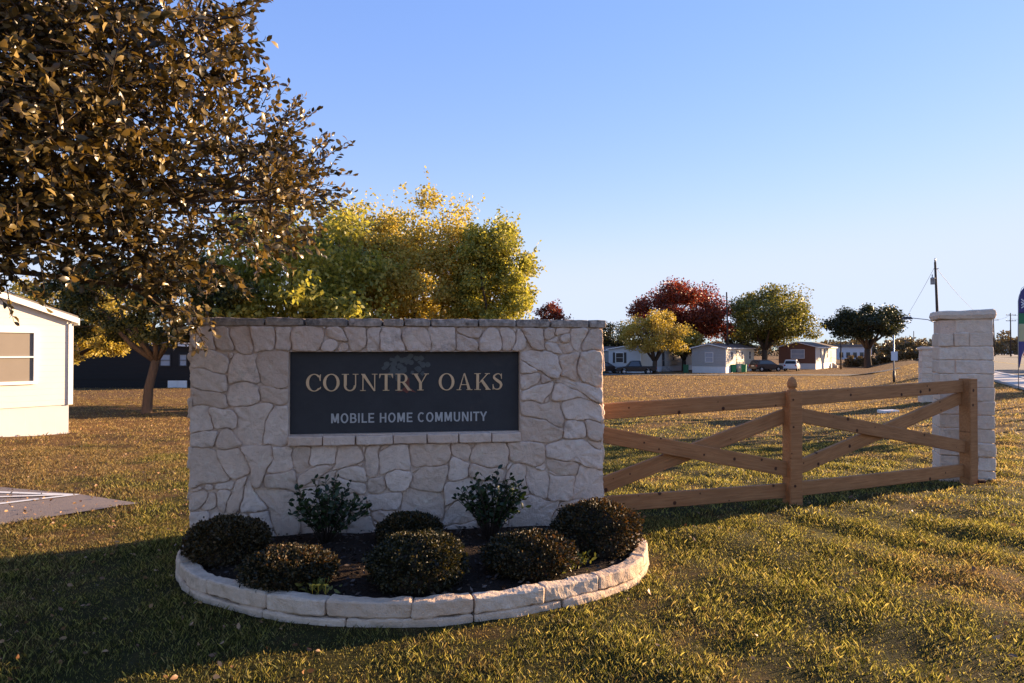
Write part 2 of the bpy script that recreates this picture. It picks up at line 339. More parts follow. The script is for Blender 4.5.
# driveway on the left with painted lines
DP = [G(140, 504), G(82, 495), G(0, 487.5)]
DP = DP + [(DP[-1][0] - 4, DP[-1][1] + .6), (DP[-1][0] - 4, 5.2), G(-60, 538), G(0, 526)]
DRIVE = DP
def sheet(name, poly, lift, mat, step=.3, kind='structure'):
    import bmesh
    bm = bmesh.new(); vs = [bm.verts.new((x, y, 0)) for x, y in poly]; bm.faces.new(vs)
    xs = [p[0] for p in poly]; ys = [p[1] for p in poly]
    for axn, lo, hi in ((0, min(xs), max(xs)), (1, min(ys), max(ys))):
        k = lo + step
        while k < hi:
            co_ = (k, 0, 0) if axn == 0 else (0, k, 0); no = (1, 0, 0) if axn == 0 else (0, 1, 0)
            bmesh.ops.bisect_plane(bm, geom=bm.verts[:] + bm.edges[:] + bm.faces[:], plane_co=co_, plane_no=no); k += step
    for v in bm.verts: v.co.z = float(H(v.co.x, v.co.y, False)) + lift
    bm.normal_update()
    for f in bm.faces:
        if f.normal.z < 0: f.normal_flip()
    me = bpy.data.meshes.new(name); bm.to_mesh(me); bm.free(); me.materials.append(mat)
    o = bpy.data.objects.new(name, me); col.objects.link(o); return tag(o, kind=kind)
sheet('driveway', DRIVE, .012, M['drive'])
def line(a, b, w, lift, mat, name='painted_line'):
    a = Vector((*a, 0)); b = Vector((*b, 0)); t = (b - a).normalized(); n = Vector((-t.y, t.x, 0)) * w / 2
    return sheet(name, [(p.x, p.y) for p in (a + n, a - n, b - n, b + n)], lift, mat)
line(G(78, 496), (G(0, 489)[0] - 2, G(0, 489)[1] + .1), .09, .017, M['paint'])
line(G(72, 496.6), G(-60, 514), .09, .021, M['paint']); line(G(62, 496.8), G(-40, 500), .07, .025, M['paint'])

# road, sidewalk, kerb on the right (they run away beside the lot)
def strip(name, u0, u1, lift, mat, y0=-20, y1=1500, thick=None, kind='structure'):
    ys = [y0, 20, 60, 120, 300, y1]; vs = []; fs = []
    for y in ys:
        for u in (u0, u1): vs.append((u + .55 * y, y, lift))
    for i in range(len(ys) - 1): fs.append((2 * i, 2 * i + 1, 2 * i + 3, 2 * i + 2))
    mb = MB(); mb.add(vs, fs)
    if thick:
        vb = [(x, y, z - thick) for x, y, z in vs]; n = len(vs); mb.add(vs + vb, [(2 * i, 2 * i + 2, n + 2 * i + 2, n + 2 * i) for i in range(len(ys) - 1)] + [(2 * i + 1, n + 2 * i + 1, n + 2 * i + 3, 2 * i + 3) for i in range(len(ys) - 1)])
    return tag(mb.build(name, mat), kind=kind)
strip('sidewalk', 5.45, 7.15, .10, M['concrete'], thick=.14); strip('kerb', 7.16, 7.4, .13, M['concrete'], thick=.16)
strip('road', 7.41, 34, .02, M['asphalt'])
for u in (14.2, 14.5): strip('yellow_centre_line', u, u + .12, .026, M['yellow_paint'])
strip('white_edge_line', 7.9, 8.04, .026, M['paint']); strip('white_edge_line', 21, 21.14, .026, M['paint'])
strip('parking_lot', 36, 120, .024, M['concrete'], 60, 900)

# ------------------------------------------------------------------ the sign wall
A = Vector((-2.57, 5.45, 0)); WL = 3.40; ang = math.atan2(.50, 3.34)
wu = Vector((math.cos(ang), math.sin(ang), 0)); wn = Vector((-math.sin(ang), math.cos(ang), 0))   # wn points back
THK = .45; WH = 1.80
def wall_u(px):
    k = (px - 512) / F   # A + t*wu : x = k*y
    return (k * A.y - A.x) / (wu.x - k * wu.y)
def wz(px, py): y = A.y + wall_u(px) * wu.y; return Z(py, y)
wall = empty('sign_wall', A, 'long pale limestone rubble wall with a recessed dark name panel', 'wall', rz=ang)
pu0, pu1 = wall_u(288.5), wall_u(520); pz0, pz1 = .905, 1.585; REC = .085
mb = MB(); g_ = .012
def bx(u0, u1, y0, y1, z0, z1): mb.box(((u0 + u1) / 2, (y0 + y1) / 2, (z0 + z1) / 2), (u1 - u0, y1 - y0, z1 - z0))
bx(0, pu0, g_, THK, -.15, WH); bx(pu1, WL, g_, THK, -.15, WH); bx(pu0, pu1, g_, THK, -.15, pz0); bx(pu0, pu1, g_, THK, pz1, WH); bx(pu0, pu1, REC + .01, THK, pz0, pz1)
mb.build('mortar', M['mortar'], wall)
# irregular stones: cells of a jittered pattern, each a slightly domed, rough slab
def clip(poly, n, d):            # keep n.p <= d
    out = []; L = len(poly)
    for i in range(L):
        p, q = poly[i], poly[(i + 1) % L]; a = n[0] * p[0] + n[1] * p[1] - d; b = n[0] * q[0] + n[1] * q[1] - d
        if a <= 0: out.append(p)
        if (a < 0) != (b < 0) and a != b:
            t = a / (a - b); out.append((p[0] + (q[0] - p[0]) * t, p[1] + (q[1] - p[1]) * t))
    return out
def area(p): return abs(sum(p[i][0] * p[(i + 1) % len(p)][1] - p[(i + 1) % len(p)][0] * p[i][1] for i in range(len(p)))) / 2
rs = random.Random(5); SILL = pz0 - .085
def stone_face(mb, Wd, z0, z1, hole=None, step=.27, frame=lambda u, d, z: (u, d, z), gap=.003, relief=(.005, .026)):
    if hole: regs = [(0, Wd, hole[3], z1), (0, hole[0], hole[2], hole[3]), (hole[1], Wd, hole[2], hole[3]), (0, Wd, z0, hole[2])]
    else: regs = [(0, Wd, z0, z1)]
    def split(poly, lim, depth=0):
        A_ = area(poly)
        if len(poly) < 3: return
        xs = [p[0] for p in poly]; zs = [p[1] for p in poly]; w = max(xs) - min(xs); h = max(zs) - min(zs)
        if (A_ < lim and max(w, h) / max(.01, min(w, h)) < 2.4) or depth > 12 or A_ < .006:
            if A_ < .0012: return
            c = [(p[0], p[1]) for p in poly]; n = len(c); q = c; g_ = gap / 2 * rs.choice((.5, .8, 1, 1.5))
            sg = sum(c[i][0] * c[(i + 1) % n][1] - c[(i + 1) % n][0] * c[i][1] for i in range(n))
            for i in range(n):
                (x0, y0), (x1, y1) = c[i], c[(i + 1) % n]; L = math.hypot(x1 - x0, y1 - y0)
                if L < 1e-5: continue
                nx, ny = (y1 - y0) / L, -(x1 - x0) / L
                if sg < 0: nx, ny = -nx, -ny
                q = clip(q, (nx, ny), nx * x0 + ny * y0 - g_)
                if len(q) < 3: return
            # knock a corner off some stones; a small filler goes in the gap
            if area(q) > .012 and rs.random() < .45:
                i = rs.randrange(len(q)); P0, P1, P2 = q[i - 1], q[i], q[(i + 1) % len(q)]
                t1, t2 = rs.uniform(.18, .45), rs.uniform(.18, .45); a1 = (P1[0] + (P0[0] - P1[0]) * t1, P1[1] + (P0[1] - P1[1]) * t1); a2 = (P1[0] + (P2[0] - P1[0]) * t2, P1[1] + (P2[1] - P1[1]) * t2)
                tri = [a1, P1, a2]; L = list(q); L[i:i + 1] = [a1, a2]; q = L
                if area(tri) > .0016:
                    cx = sum(p[0] for p in tri) / 3; cz = sum(p[1] for p in tri) / 3; slab(mb, [(cx + (p[0] - cx) * .86, cz + (p[1] - cz) * .86) for p in tri], frame, rs.uniform(.003, .010))
            if area(q) > .0010: slab(mb, q, frame, rs.uniform(*relief))
            return
        horiz = w * rs.uniform(.75, 1.25) < h * 1.15          # cut across the long axis, at a slant
        ang_ = (PI / 2 if horiz else 0) + rs.gauss(0, .20); n_ = (math.cos(ang_), math.sin(ang_)); f = rs.uniform(.36, .64)
        d = n_[0] * (min(xs) + w * f) + n_[1] * (min(zs) + h * (rs.uniform(.45, .55) if not horiz else f)) if not horiz else n_[0] * (min(xs) + w * rs.uniform(.45, .55)) + n_[1] * (min(zs) + h * f)
        k = rs.uniform(.7, 1.3)
        split(clip(poly, n_, d), lim * k, depth + 1); split(clip(poly, (-n_[0], -n_[1]), -d), lim / k, depth + 1)
    for (x0, x1, y0, y1) in regs: split([(x0, y0), (x1, y0), (x1, y1), (x0, y1)], step * step * 1.05 * (.62 if y1 - y0 < .3 else 1))
def slab(mb, poly, frame, hgt, sp=.022):
    # resample outline
    pts = []; n = len(poly)
    for i in range(n):
        p, q = poly[i], poly[(i + 1) % n]; L = math.hypot(q[0] - p[0], q[1] - p[1]); k = max(1, int(L / sp))
        for t in range(k): pts.append((p[0] + (q[0] - p[0]) * t / k, p[1] + (q[1] - p[1]) * t / k))
    def wp(x, z):
        k = min(1, abs(x) / .07, abs(x - WL) / .07, abs(z) / .05, abs(z - WH) / .06)
        dh = max(pu0 - x, x - pu1, SILL - z, z - pz1); k = max(0, min(k, dh / .07)) * .017
        return (x + k * (math.sin(13 * z + 2 * math.sin(9 * x)) + .5 * math.sin(31 * z + 17 * x)), z + k * (math.sin(12 * x + 1.5 * math.sin(11 * z) + 1) + .5 * math.sin(29 * x - 13 * z)))
    pts = [wp(*p) for p in pts]
    m = len(pts); cx = sum(p[0] for p in pts) / m; cz = sum(p[1] for p in pts) / m
    if m < 4: return
    rad = min(math.hypot(p[0] - cx, p[1] - cz) for p in pts); s0 = rs.uniform(0, 50)
    tx, tz = rs.uniform(-.10, .10), rs.uniform(-.13, .13)
    def nz(x, z): return .0032 * math.sin(57 * x + 3 * math.sin(41 * z + s0)) + .0026 * math.sin(67 * z + s0 + 2 * math.sin(49 * x)) + .0034 * math.sin(31 * x + s0 + 2 * math.sin(23 * z)) + .0028 * math.sin(37 * z - 21 * x + s0 * 2) + .0016 * math.sin(83 * x + 61 * z + s0) + .0012 * math.sin(113 * z - 71 * x)
    # rounded corners: pull each outline point toward neighbours average
    for _ in range(2): pts = [((pts[i - 1][0] + 2 * pts[i][0] + pts[(i + 1) % m][0]) / 4, (pts[i - 1][1] + 2 * pts[i][1] + pts[(i + 1) % m][1]) / 4) for i in range(m)]
    jit = [rs.uniform(-.004, .0045) for _ in range(m)]
    rings = [(0, 0), (.0015, .6), (.005, .93), (.014, 1.02), (.04, 1.05), (.085, 1.06), (.14, 1.05)]
    vs = []; used = 0
    for off, hh in rings:
        if off > rad * .85 and used >= 3: break
        used += 1
        for k, (x, z) in enumerate(pts):
            dx, dz = cx - x, cz - z; L = math.hypot(dx, dz) or 1; o = min(off * L / max(rad, .02) * .8 + (jit[k] if off < .02 else 0), L * .93)
            X_, Z_ = x + dx / L * o, z + dz / L * o
            y = -hgt * hh + (tx * (X_ - cx) + tz * (Z_ - cz) + nz(X_, Z_)) * (1 if hh > .5 else 0) + (.009 if hh == 0 else 0)
            vs.append(frame(X_, y, Z_))
    vs.append(frame(cx, -hgt * 1.05 + nz(cx, cz), cz))
    fs = []
    for r_ in range(used - 1):
        for k in range(m): fs.append((r_ * m + k, r_ * m + (k + 1) % m, (r_ + 1) * m + (k + 1) % m, (r_ + 1) * m + k))
    b = (used - 1) * m
    for k in range(m): fs.append((b + k, b + (k + 1) % m, len(vs) - 1))
    mb.add(vs, fs, True)
st = MB()
stone_face(st, WL, 0, WH - .005, hole=(pu0, pu1, SILL, pz1))
# end faces of the wall
stone_face(st, THK, 0, WH - .005, frame=lambda u, d, z: (WL - d - .012 - .0, u, z)) if False else None
def end_frame(side):
    return (lambda u, d, z: (WL - .012 - d, .0 + u, z)) if side > 0 else (lambda u, d, z: (.012 + d, THK - u, z))
for sd in (1, -1): stone_face(st, THK, 0, WH - .005, frame=end_frame(sd))
stone_face(st, WL, 0, WH - .005, frame=lambda u, d, z: (WL - u, THK - .012 - d, z), step=.26)
st.build('rubble_stone', M['rubble'], wall)
# sill course under the panel
sl_ = MB(); u = pu0
while u < pu1 - .02:
    w = min(rs.uniform(.17, .30), pu1 - u)
    if pu1 - u - w < .08: w = pu1 - u
    sl_.rock((u + w / 2, .02, (SILL + pz0) / 2 - .002), (w - .007, .16, pz0 - SILL - .008), seed=rs.uniform(0, 40), r=.012, amp=.005, seg=.025)
    u += w
sl_.build('sill_course', M['rubble'], wall)
cp = MB(); u = -.03; k = 0
while u < WL + .03:
    w = rs.uniform(.18, .42); w = min(w, WL + .03 - u)
    if WL + .03 - u - w < .12: w = WL + .03 - u
    if k % 1 == 0: cp.rock((u + w / 2, THK / 2 + rs.uniform(-.006, .006), WH + .028 + rs.uniform(-.002, .003)), (w - .008, THK + .05, .062), seed=rs.uniform(0, 60), r=.014, amp=.005, seg=.03)
    u += w; k += 1
cp.build('cap_course', M['capstone'], wall)
# panel with raised letters
pn = MB(); pn.box(((pu0 + pu1) / 2, REC, (pz0 + pz1) / 2), (pu1 - pu0 - .004, .024, pz1 - pz0 - .004)); panel = pn.build('name_panel', M['slate'], wall)
PF = REC - .012
# serif capitals, drawn in a unit box one cap-height tall
TH, TN, SF = .165, .062, .04
def ring(cx, cy, rx, ry, a0, a1, th, tn, n=26):
    o_, i_ = [], []
    for k in range(n + 1):
        a = R(a0 + (a1 - a0) * k / n); o_.append((cx + rx * math.cos(a), cy + ry * math.sin(a))); i_.append((cx + (rx - th) * math.cos(a), cy + (ry - tn) * math.sin(a)))
    return ('strip', o_, i_)
def rect(x0, y0, x1, y1): return ('poly', [(x0, y0), (x1, y0), (x1, y1), (x0, y1)])
def slant(x0, y0, x1, y1, w): return ('poly', [(x0 - w / 2, y0), (x0 + w / 2, y0), (x1 + w / 2, y1), (x1 - w / 2, y1)])
def ser(x, y, w=.34): return rect(x - w / 2, y, x + w / 2, y + SF)
def stroke(pts, ws, n=40):
    # catmull-rom through pts
    P = [Vector((*p, 0)) for p in pts]; P = [P[0] * 2 - P[1]] + P + [P[-1] * 2 - P[-2]]; Wd = [ws[0]] + list(ws) + [ws[-1]]
    o_, i_ = [], []; C = []
    seg = len(pts) - 1
    for s in range(n + 1):
        t = s / n * seg; i = min(int(t), seg - 1); f = t - i; p0, p1, p2, p3 = P[i:i + 4]
        c = .5 * ((2 * p1) + (p2 - p0) * f + (2 * p0 - 5 * p1 + 4 * p2 - p3) * f * f + (3 * p1 - p0 - 3 * p2 + p3) * f ** 3)
        C.append((c, Wd[i + 1] * (1 - f) + Wd[i + 2] * f))
    for k, (c, w) in enumerate(C):
        t = (C[min(k + 1, n)][0] - C[max(k - 1, 0)][0]).normalized(); nn = Vector((-t.y, t.x, 0)) * w / 2
        o_.append((c.x + nn.x, c.y + nn.y)); i_.append((c.x - nn.x, c.y - nn.y))
    return ('strip', o_, i_)
GL = {
 'O': (.98, [ring(.49, .5, .47, .515, 0, 360, .165, .05, 44)]),
 'C': (.88, [ring(.48, .5, .46, .515, 42, 318, .165, .05, 36), ('poly', [(.80, .60), (.84, .60), (.86, .98), (.82, .98), (.74, .84)]), ('poly', [(.83, .12), (.87, .24), (.84, .26), (.78, .19), (.76, .12)])]),
 'U': (.98, [rect(.14, .32, .14 + TH, 1), rect(.78, .32, .78 + TN, 1), ser(.22, .96, .40), ser(.81, .96, .32), ring(.49, .33, .35, .345, 180, 360, .13, .07, 24)]),
 'N': (1.0, [rect(.14, 0, .14 + TN, 1), rect(.82, .0, .82 + TN, 1), ('poly', [(.06, 1), (.28, 1), (.88, .0), (.84, -.02), (.80, -.02)]), ser(.17, 0, .32), ser(.85, .96, .32)]),
 'T': (.86, [rect(.43 - TH / 2, 0, .43 + TH / 2, .97), rect(.03, .94, .83, 1), ser(.43, 0, .38), ('poly', [(.03, .95), (.03, .74), (.06, .74), (.14, .95)]), ('poly', [(.83, .95), (.72, .95), (.80, .74), (.83, .74)])]),
 'R': (.95, [rect(.15, 0, .15 + TH, 1), ser(.23, 0, .40), rect(.03, .96, .50, 1), rect(.30, .47, .48, .52), ring(.46, .735, .28, .265, -92, 92, .15, .05, 20), ('poly', [(.40, .49), (.56, .50), (.93, .04), (.99, .04), (.99, 0), (.76, 0)])]),
 'Y': (.94, [rect(.47 - TH / 2, 0, .47 + TH / 2, .46), ser(.47, 0, .38), ('poly', [(.05, 1), (.25, 1), (.55, .44), (.39, .44)]), ('poly', [(.80, 1), (.87, 1), (.55, .45), (.49, .44)]), ser(.16, .96, .36), ser(.82, .96, .28)]),
 'A': (.98, [('poly', [(.15, 0), (.22, 0), (.50, .98), (.45, .98)]), ('poly', [(.70, 0), (.88, 0), (.53, 1.02), (.46, 1.0)]), rect(.27, .30, .72, .345), ser(.17, 0, .28), ser(.80, 0, .36)]),
 'K': (1.0, [rect(.15, 0, .15 + TH, 1), ser(.23, 0, .40), ser(.23, .96, .40), ('poly', [(.31, .42), (.36, .42), (.88, .98), (.80, .98)]), ('poly', [(.40, .55), (.52, .67), (.98, .02), (.78, .0)]), ser(.86, 0, .32), ser(.82, .96, .30)]),
 'S': (.72, [stroke([(.60, .80), (.50, .94), (.34, .965), (.17, .86), (.16, .72), (.34, .56), (.52, .43), (.58, .27), (.48, .08), (.32, .03), (.16, .08), (.09, .24)], [.05, .05, .06, .10, .14, .17, .17, .14, .08, .055, .05, .05], 60), ('poly', [(.58, .66), (.62, .66), (.62, .98), (.58, .98), (.56, .86)]), ('poly', [(.06, .02), (.10, .02), (.12, .16), (.10, .34), (.06, .34)])]),
}
def glyph(mb, ch, u0, z0, h, depth, y):
    k = 0
    for kind, *a in GL[ch][1]:
        dd = depth + k * .0004; k += 1
        if kind == 'poly':
            poly = a[0]
            if sum(poly[i][0] * poly[(i + 1) % len(poly)][1] - poly[(i + 1) % len(poly)][0] * poly[i][1] for i in range(len(poly))) < 0: poly = poly[::-1]
            mb.prism([(u0 + p[0] * h, z0 + p[1] * h) for p in poly], (0, y, 0), (1, 0, 0), (0, 0, 1), (0, -1, 0), dd)
        else:
            o_, i_ = a; n = len(o_); vs = []
            for yy in (y, y - dd): vs += [(u0 + p[0] * h, yy, z0 + p[1] * h) for p in o_] + [(u0 + p[0] * h, yy, z0 + p[1] * h) for p in i_]
            fs = []
            for q in range(n - 1): fs += [(2 * n + q, 2 * n + q + 1, 3 * n + q + 1, 3 * n + q), (q, q + 1, 2 * n + q + 1, 2 * n + q), (n + q, n + q + 1, 3 * n + q + 1, 3 * n + q)]
            mb.add(vs, fs)
def word(text, ua, ub, z, h):
    adv = [GL[c][0] if c != ' ' else .42 for c in text]; sp = ((ub - ua) / h - sum(adv)) / (len(text) - 1); u = ua
    for c, a_ in zip(text, adv):
        if c != ' ':
            m_ = MB(); glyph(m_, c, u, z, h, .010, PF); m_.build('letter', M['gold'], panel)
        u += (a_ + sp) * h
cu0, cu1 = wall_u(304.5), wall_u(504.5); lz0 = wz(400, 391.0); lh = .142
word('COUNTRY OAKS', cu0, cu1, lz0, lh)
B_ = .17
GL2 = {
 'M': (.95, [rect(.08, 0, .08 + B_, 1), rect(.70, 0, .70 + B_, 1), ('poly', [(.08, 1), (.30, 1), (.475 + .09, .10), (.475 - .09, .10)]), ('poly', [(.65, 1), (.87, 1), (.475 + .09, .10), (.475 - .09, .10)])]),
 'O': (.90, [ring(.45, .5, .39, .52, 0, 360, B_, .15, 32)]),
 'B': (.78, [rect(.08, 0, .08 + B_, 1), rect(.2, .86, .46, 1), rect(.2, .44, .48, .57), rect(.2, 0, .48, .14), ring(.44, .72, .26, .28, -90, 90, B_, .14, 14), ring(.46, .285, .29, .285, -90, 90, B_, .14, 14)]),
 'I': (.33, [rect(.08, 0, .08 + B_, 1)]),
 'L': (.66, [rect(.08, 0, .08 + B_, 1), rect(.2, 0, .64, .15)]),
 'E': (.72, [rect(.08, 0, .08 + B_, 1), rect(.2, 0, .68, .15), rect(.2, .43, .62, .57), rect(.2, .85, .67, 1)]),
 'H': (.84, [rect(.08, 0, .08 + B_, 1), rect(.59, 0, .59 + B_, 1), rect(.2, .43, .65, .57)]),
 'C': (.84, [ring(.44, .5, .38, .52, 48, 312, B_, .15, 28)]),
 'U': (.84, [rect(.08, .34, .08 + B_, 1), rect(.59, .34, .59 + B_, 1), ring(.42, .34, .34, .36, 180, 360, B_, .15, 20)]),
 'N': (.86, [rect(.08, 0, .08 + B_, 1), rect(.61, 0, .61 + B_, 1), ('poly', [(.08, 1), (.27, 1), (.78, 0), (.59, 0)])]),
 'T': (.70, [rect(.27, 0, .27 + B_, .95), rect(.02, .85, .69, 1)]),
 'Y': (.78, [rect(.305, 0, .305 + B_, .45), ('poly', [(.0, 1), (.20, 1), (.46, .40), (.31, .40)]), ('poly', [(.78, 1), (.58, 1), (.32, .40), (.47, .40)])]),
}
GL_serif = GL; GL = GL2
text = 'MOBILE HOME COMMUNITY'; adv = [GL2[c][0] if c != ' ' else .38 for c in text]; sh = .080; su0, su1 = wall_u(329.5), wall_u(488); sz0 = wz(400, 423.0)
sp_ = ((su1 - su0) / sh - sum(adv)) / (len(text) - 1); u = su0
for c_, a_ in zip(text, adv):
    if c_ != ' ': m_ = MB(); glyph(m_, c_, u, sz0, sh, .004, PF); m_.build('small_letter', M['silver'], panel)
    u += (a_ + sp_) * sh
# emblem of an oak behind the letters
em = MB(); eu, ez = wall_u(407), wz(407, 371); re_ = random.Random(3)
for k in range(46):
    a = re_.uniform(0, 2 * PI); q = math.sqrt(re_.random()); cx_, cz_ = eu + .19 * q * math.cos(a), ez + .03 + .105 * q * math.sin(a); r_ = re_.uniform(.018, .034)
    if cz_ < ez - .03 and abs(cx_ - eu) < .05: continue
    poly = [(cx_ + r_ * re_.uniform(.6, 1.1) * math.cos(t * PI / 4), cz_ + r_ * re_.uniform(.6, 1.1) * math.sin(t * PI / 4)) for t in range(8)]
    em.prism(poly, (0, PF, 0), (1, 0, 0), (0, 0, 1), (0, -1, 0), .0015 + k * .00004)
em.build('oak_emblem', M['emblem'], panel)
er = MB(); er.prism([(eu - .018, ez - .06), (eu + .018, ez - .06), (eu + .02, ez - .14), (eu + .08, ez - .185), (eu + .02, ez - .17), (eu, ez - .19), (eu - .03, ez - .17), (eu - .085, ez - .185), (eu - .02, ez - .14)][::-1], (0, PF, 0), (1, 0, 0), (0, 0, 1), (0, -1, 0), .0035)
er.build('oak_emblem_trunk', M['emblem_red'], panel)

# ------------------------------------------------------------------ planter
CP = [(-2.50, 5.47), (-2.47, 5.15), (-2.40, 4.90), (-2.26, 4.66), (-2.03, 4.41), (-1.64, 4.17), (-1.18, 4.0), (-.57, 3.95), (-.1, 4.07), (.30, 4.25), (.64, 4.47), (.87, 4.72), (1.0, 5.05), (1.03, 5.35), (.95, 5.72), (.80, 5.95)]
def spline(P, n=16):
    P = [Vector(p) for p in P]; P = [P[0] * 2 - P[1]] + P + [P[-1] * 2 - P[-2]]; out = []
    for i in range(1, len(P) - 2):
        for k in range(n):
            f = k / n; p0, p1, p2, p3 = P[i - 1:i + 3]; out.append(.5 * ((2 * p1) + (p2 - p0) * f + (2 * p0 - 5 * p1 + 4 * p2 - p3) * f * f + (3 * p1 - p0 - 3 * p2 + p3) * f ** 3))
    out.append(P[-2]); return out
cv = spline([Vector((*p, 0)) for p in CP]); cl = [0]
for i in range(1, len(cv)): cl.append(cl[-1] + (cv[i] - cv[i - 1]).length)
cvn = np.array([(p.x, p.y) for p in cv]); cla = np.array(cl)
def curve_xf(P):        # local (s, inward offset, z) -> world
    s = np.clip(P[:, 0], 0, cl[-1] - 1e-4); x = np.interp(s, cla, cvn[:, 0]); y = np.interp(s, cla, cvn[:, 1]); e = .06
    tx = np.interp(np.clip(s + e, 0, cl[-1]), cla, cvn[:, 0]) - np.interp(np.clip(s - e, 0, cl[-1]), cla, cvn[:, 0]); ty = np.interp(np.clip(s + e, 0, cl[-1]), cla, cvn[:, 1]) - np.interp(np.clip(s - e, 0, cl[-1]), cla, cvn[:, 1])
    L = np.hypot(tx, ty); nx, ny = -ty / L, tx / L
    return np.stack([x + nx * P[:, 1], y + ny * P[:, 1], P[:, 2]], 1)
pl = empty('raised_planter', (-.8, 4.9, 0), 'curved planting bed edged with two courses of rough limestone kerb', 'planter')
inv = Vector((-.8, 4.9, 0))
def lay_course(z0, z1, inset, seed, wmin, wmax, name):
    r_ = random.Random(seed); mb = MB(); s = .0
    while s < cl[-1] - .02:
        w = min(r_.uniform(wmin, wmax), cl[-1] - s)
        if cl[-1] - s - w < .15: w = cl[-1] - s
        mb.rock((s + w / 2, .05 + inset + r_.uniform(-.006, .006), (z0 + z1) / 2 + r_.uniform(-.003, .004)), (w - .005, .10, z1 - z0 - .002), seed=r_.uniform(0, 50), r=.016, amp=.007, seg=.022, xf=lambda P: curve_xf(P) - np.array(inv), freq=11)
        s += w
    return mb.build(name, M['kerbstone'], pl)
lay_course(-.06, .045, .0, 4, .5, .8, 'lower_course'); lay_course(.047, .146, .004, 9, .34, .62, 'upper_course')
# bed of mulch
bed = [curve_xf(np.array([[s, .085, 0]]))[0] for s in np.linspace(.05, cl[-1] - .05, 60)]
mb = MB(); nb = len(bed); cx_, cy_ = -.85, 5.3; vs = []
for k in range(9):
    t = k / 8
    for b_ in bed:
        x, y = b_[0] + (cx_ - b_[0]) * t, b_[1] + (cy_ + .3 - b_[1]) * t; lim = 5.45 + (x + 2.57) * .15 + .03
        y = min(y, lim); vs.append((x + .8, y - 4.9, .108 + .02 * t + .012 * math.sin(9 * x) * math.sin(11 * y)))
fs = [(k * nb + i, k * nb + i + 1, (k + 1) * nb + i + 1, (k + 1) * nb + i) for k in range(8) for i in range(nb - 1)]
mb.add(vs, fs, True); mb.build('mulch_bed', M['mulch'], pl)
PLANTER = [(b_[0], b_[1]) for b_ in [curve_xf(np.array([[s, -.02, 0]]))[0] for s in np.linspace(0, cl[-1], 60)]] + [(.9, 6.4), (-2.6, 5.9)]

# ------------------------------------------------------------------ leaves
def rand_dirs(n, g=rng):
    v = g.normal(size=(n, 3)); return v / np.linalg.norm(v, axis=1, keepdims=True)
def leaf_quads(C, size, aspect=.55, up=.0, g=rng, droop=0, dirs=None):
    """one rhombus per leaf"""
    n = len(C); a = rand_dirs(n, g) if dirs is None else dirs; a[:, 2] -= droop; a /= np.linalg.norm(a, axis=1, keepdims=True)
    b = np.cross(a, rand_dirs(n, g)); b /= np.linalg.norm(b, axis=1, keepdims=True)
    s = (size * g.uniform(.65, 1.25, n))[:, None]; w = s * aspect
    V = np.stack([C, C + a * s * .5 + b * w * .5, C + a * s, C + a * s * .5 - b * w * .5], 1).reshape(-1, 3)
    return V, np.arange(4 * n).reshape(n, 4)
def leaf_folded(C, size, dirs, aspect=.5, g=rng, fold=.35, curl=.12):
    n = len(C); a = dirs / np.linalg.norm(dirs, axis=1, keepdims=True); b = np.cross(a, rand_dirs(n, g)); b /= np.linalg.norm(b, axis=1, keepdims=True); c = np.cross(a, b)
    s = (size * g.uniform(.6, 1.25, n))[:, None]; w = s * aspect * .5; f = w * fold; k = s * curl
    pts = [C, C + a * s * .35 + b * w * .85 + c * f, C + a * s * .72 + b * w * .9 + c * (f - k * .4), C + a * s - c * k, C + a * s * .72 - b * w * .9 + c * (f - k * .4), C + a * s * .35 - b * w * .85 + c * f, C + a * s * .52 + c * k * .4]
    V = np.stack(pts, 1).reshape(-1, 3); o = (np.arange(n) * 7)[:, None]
    Q = np.concatenate([o + [0, 1, 2, 6], o + [6, 2, 3, 3], o + [6, 4, 5, 0], o + [6, 3, 4, 4]], 0)
    Q = np.concatenate([np.concatenate([o + [0, 1, 6], o + [1, 2, 6], o + [2, 3, 6], o + [3, 4, 6], o + [4, 5, 6], o + [5, 0, 6]], 0)])
    return V, Q
def np_join(parts):
    Vs, Qs, b = [], [], 0
    for V, Q in parts: Vs.append(V); Qs.append(Q + b); b += len(V)
    return np.concatenate(Vs), np.concatenate(Qs)

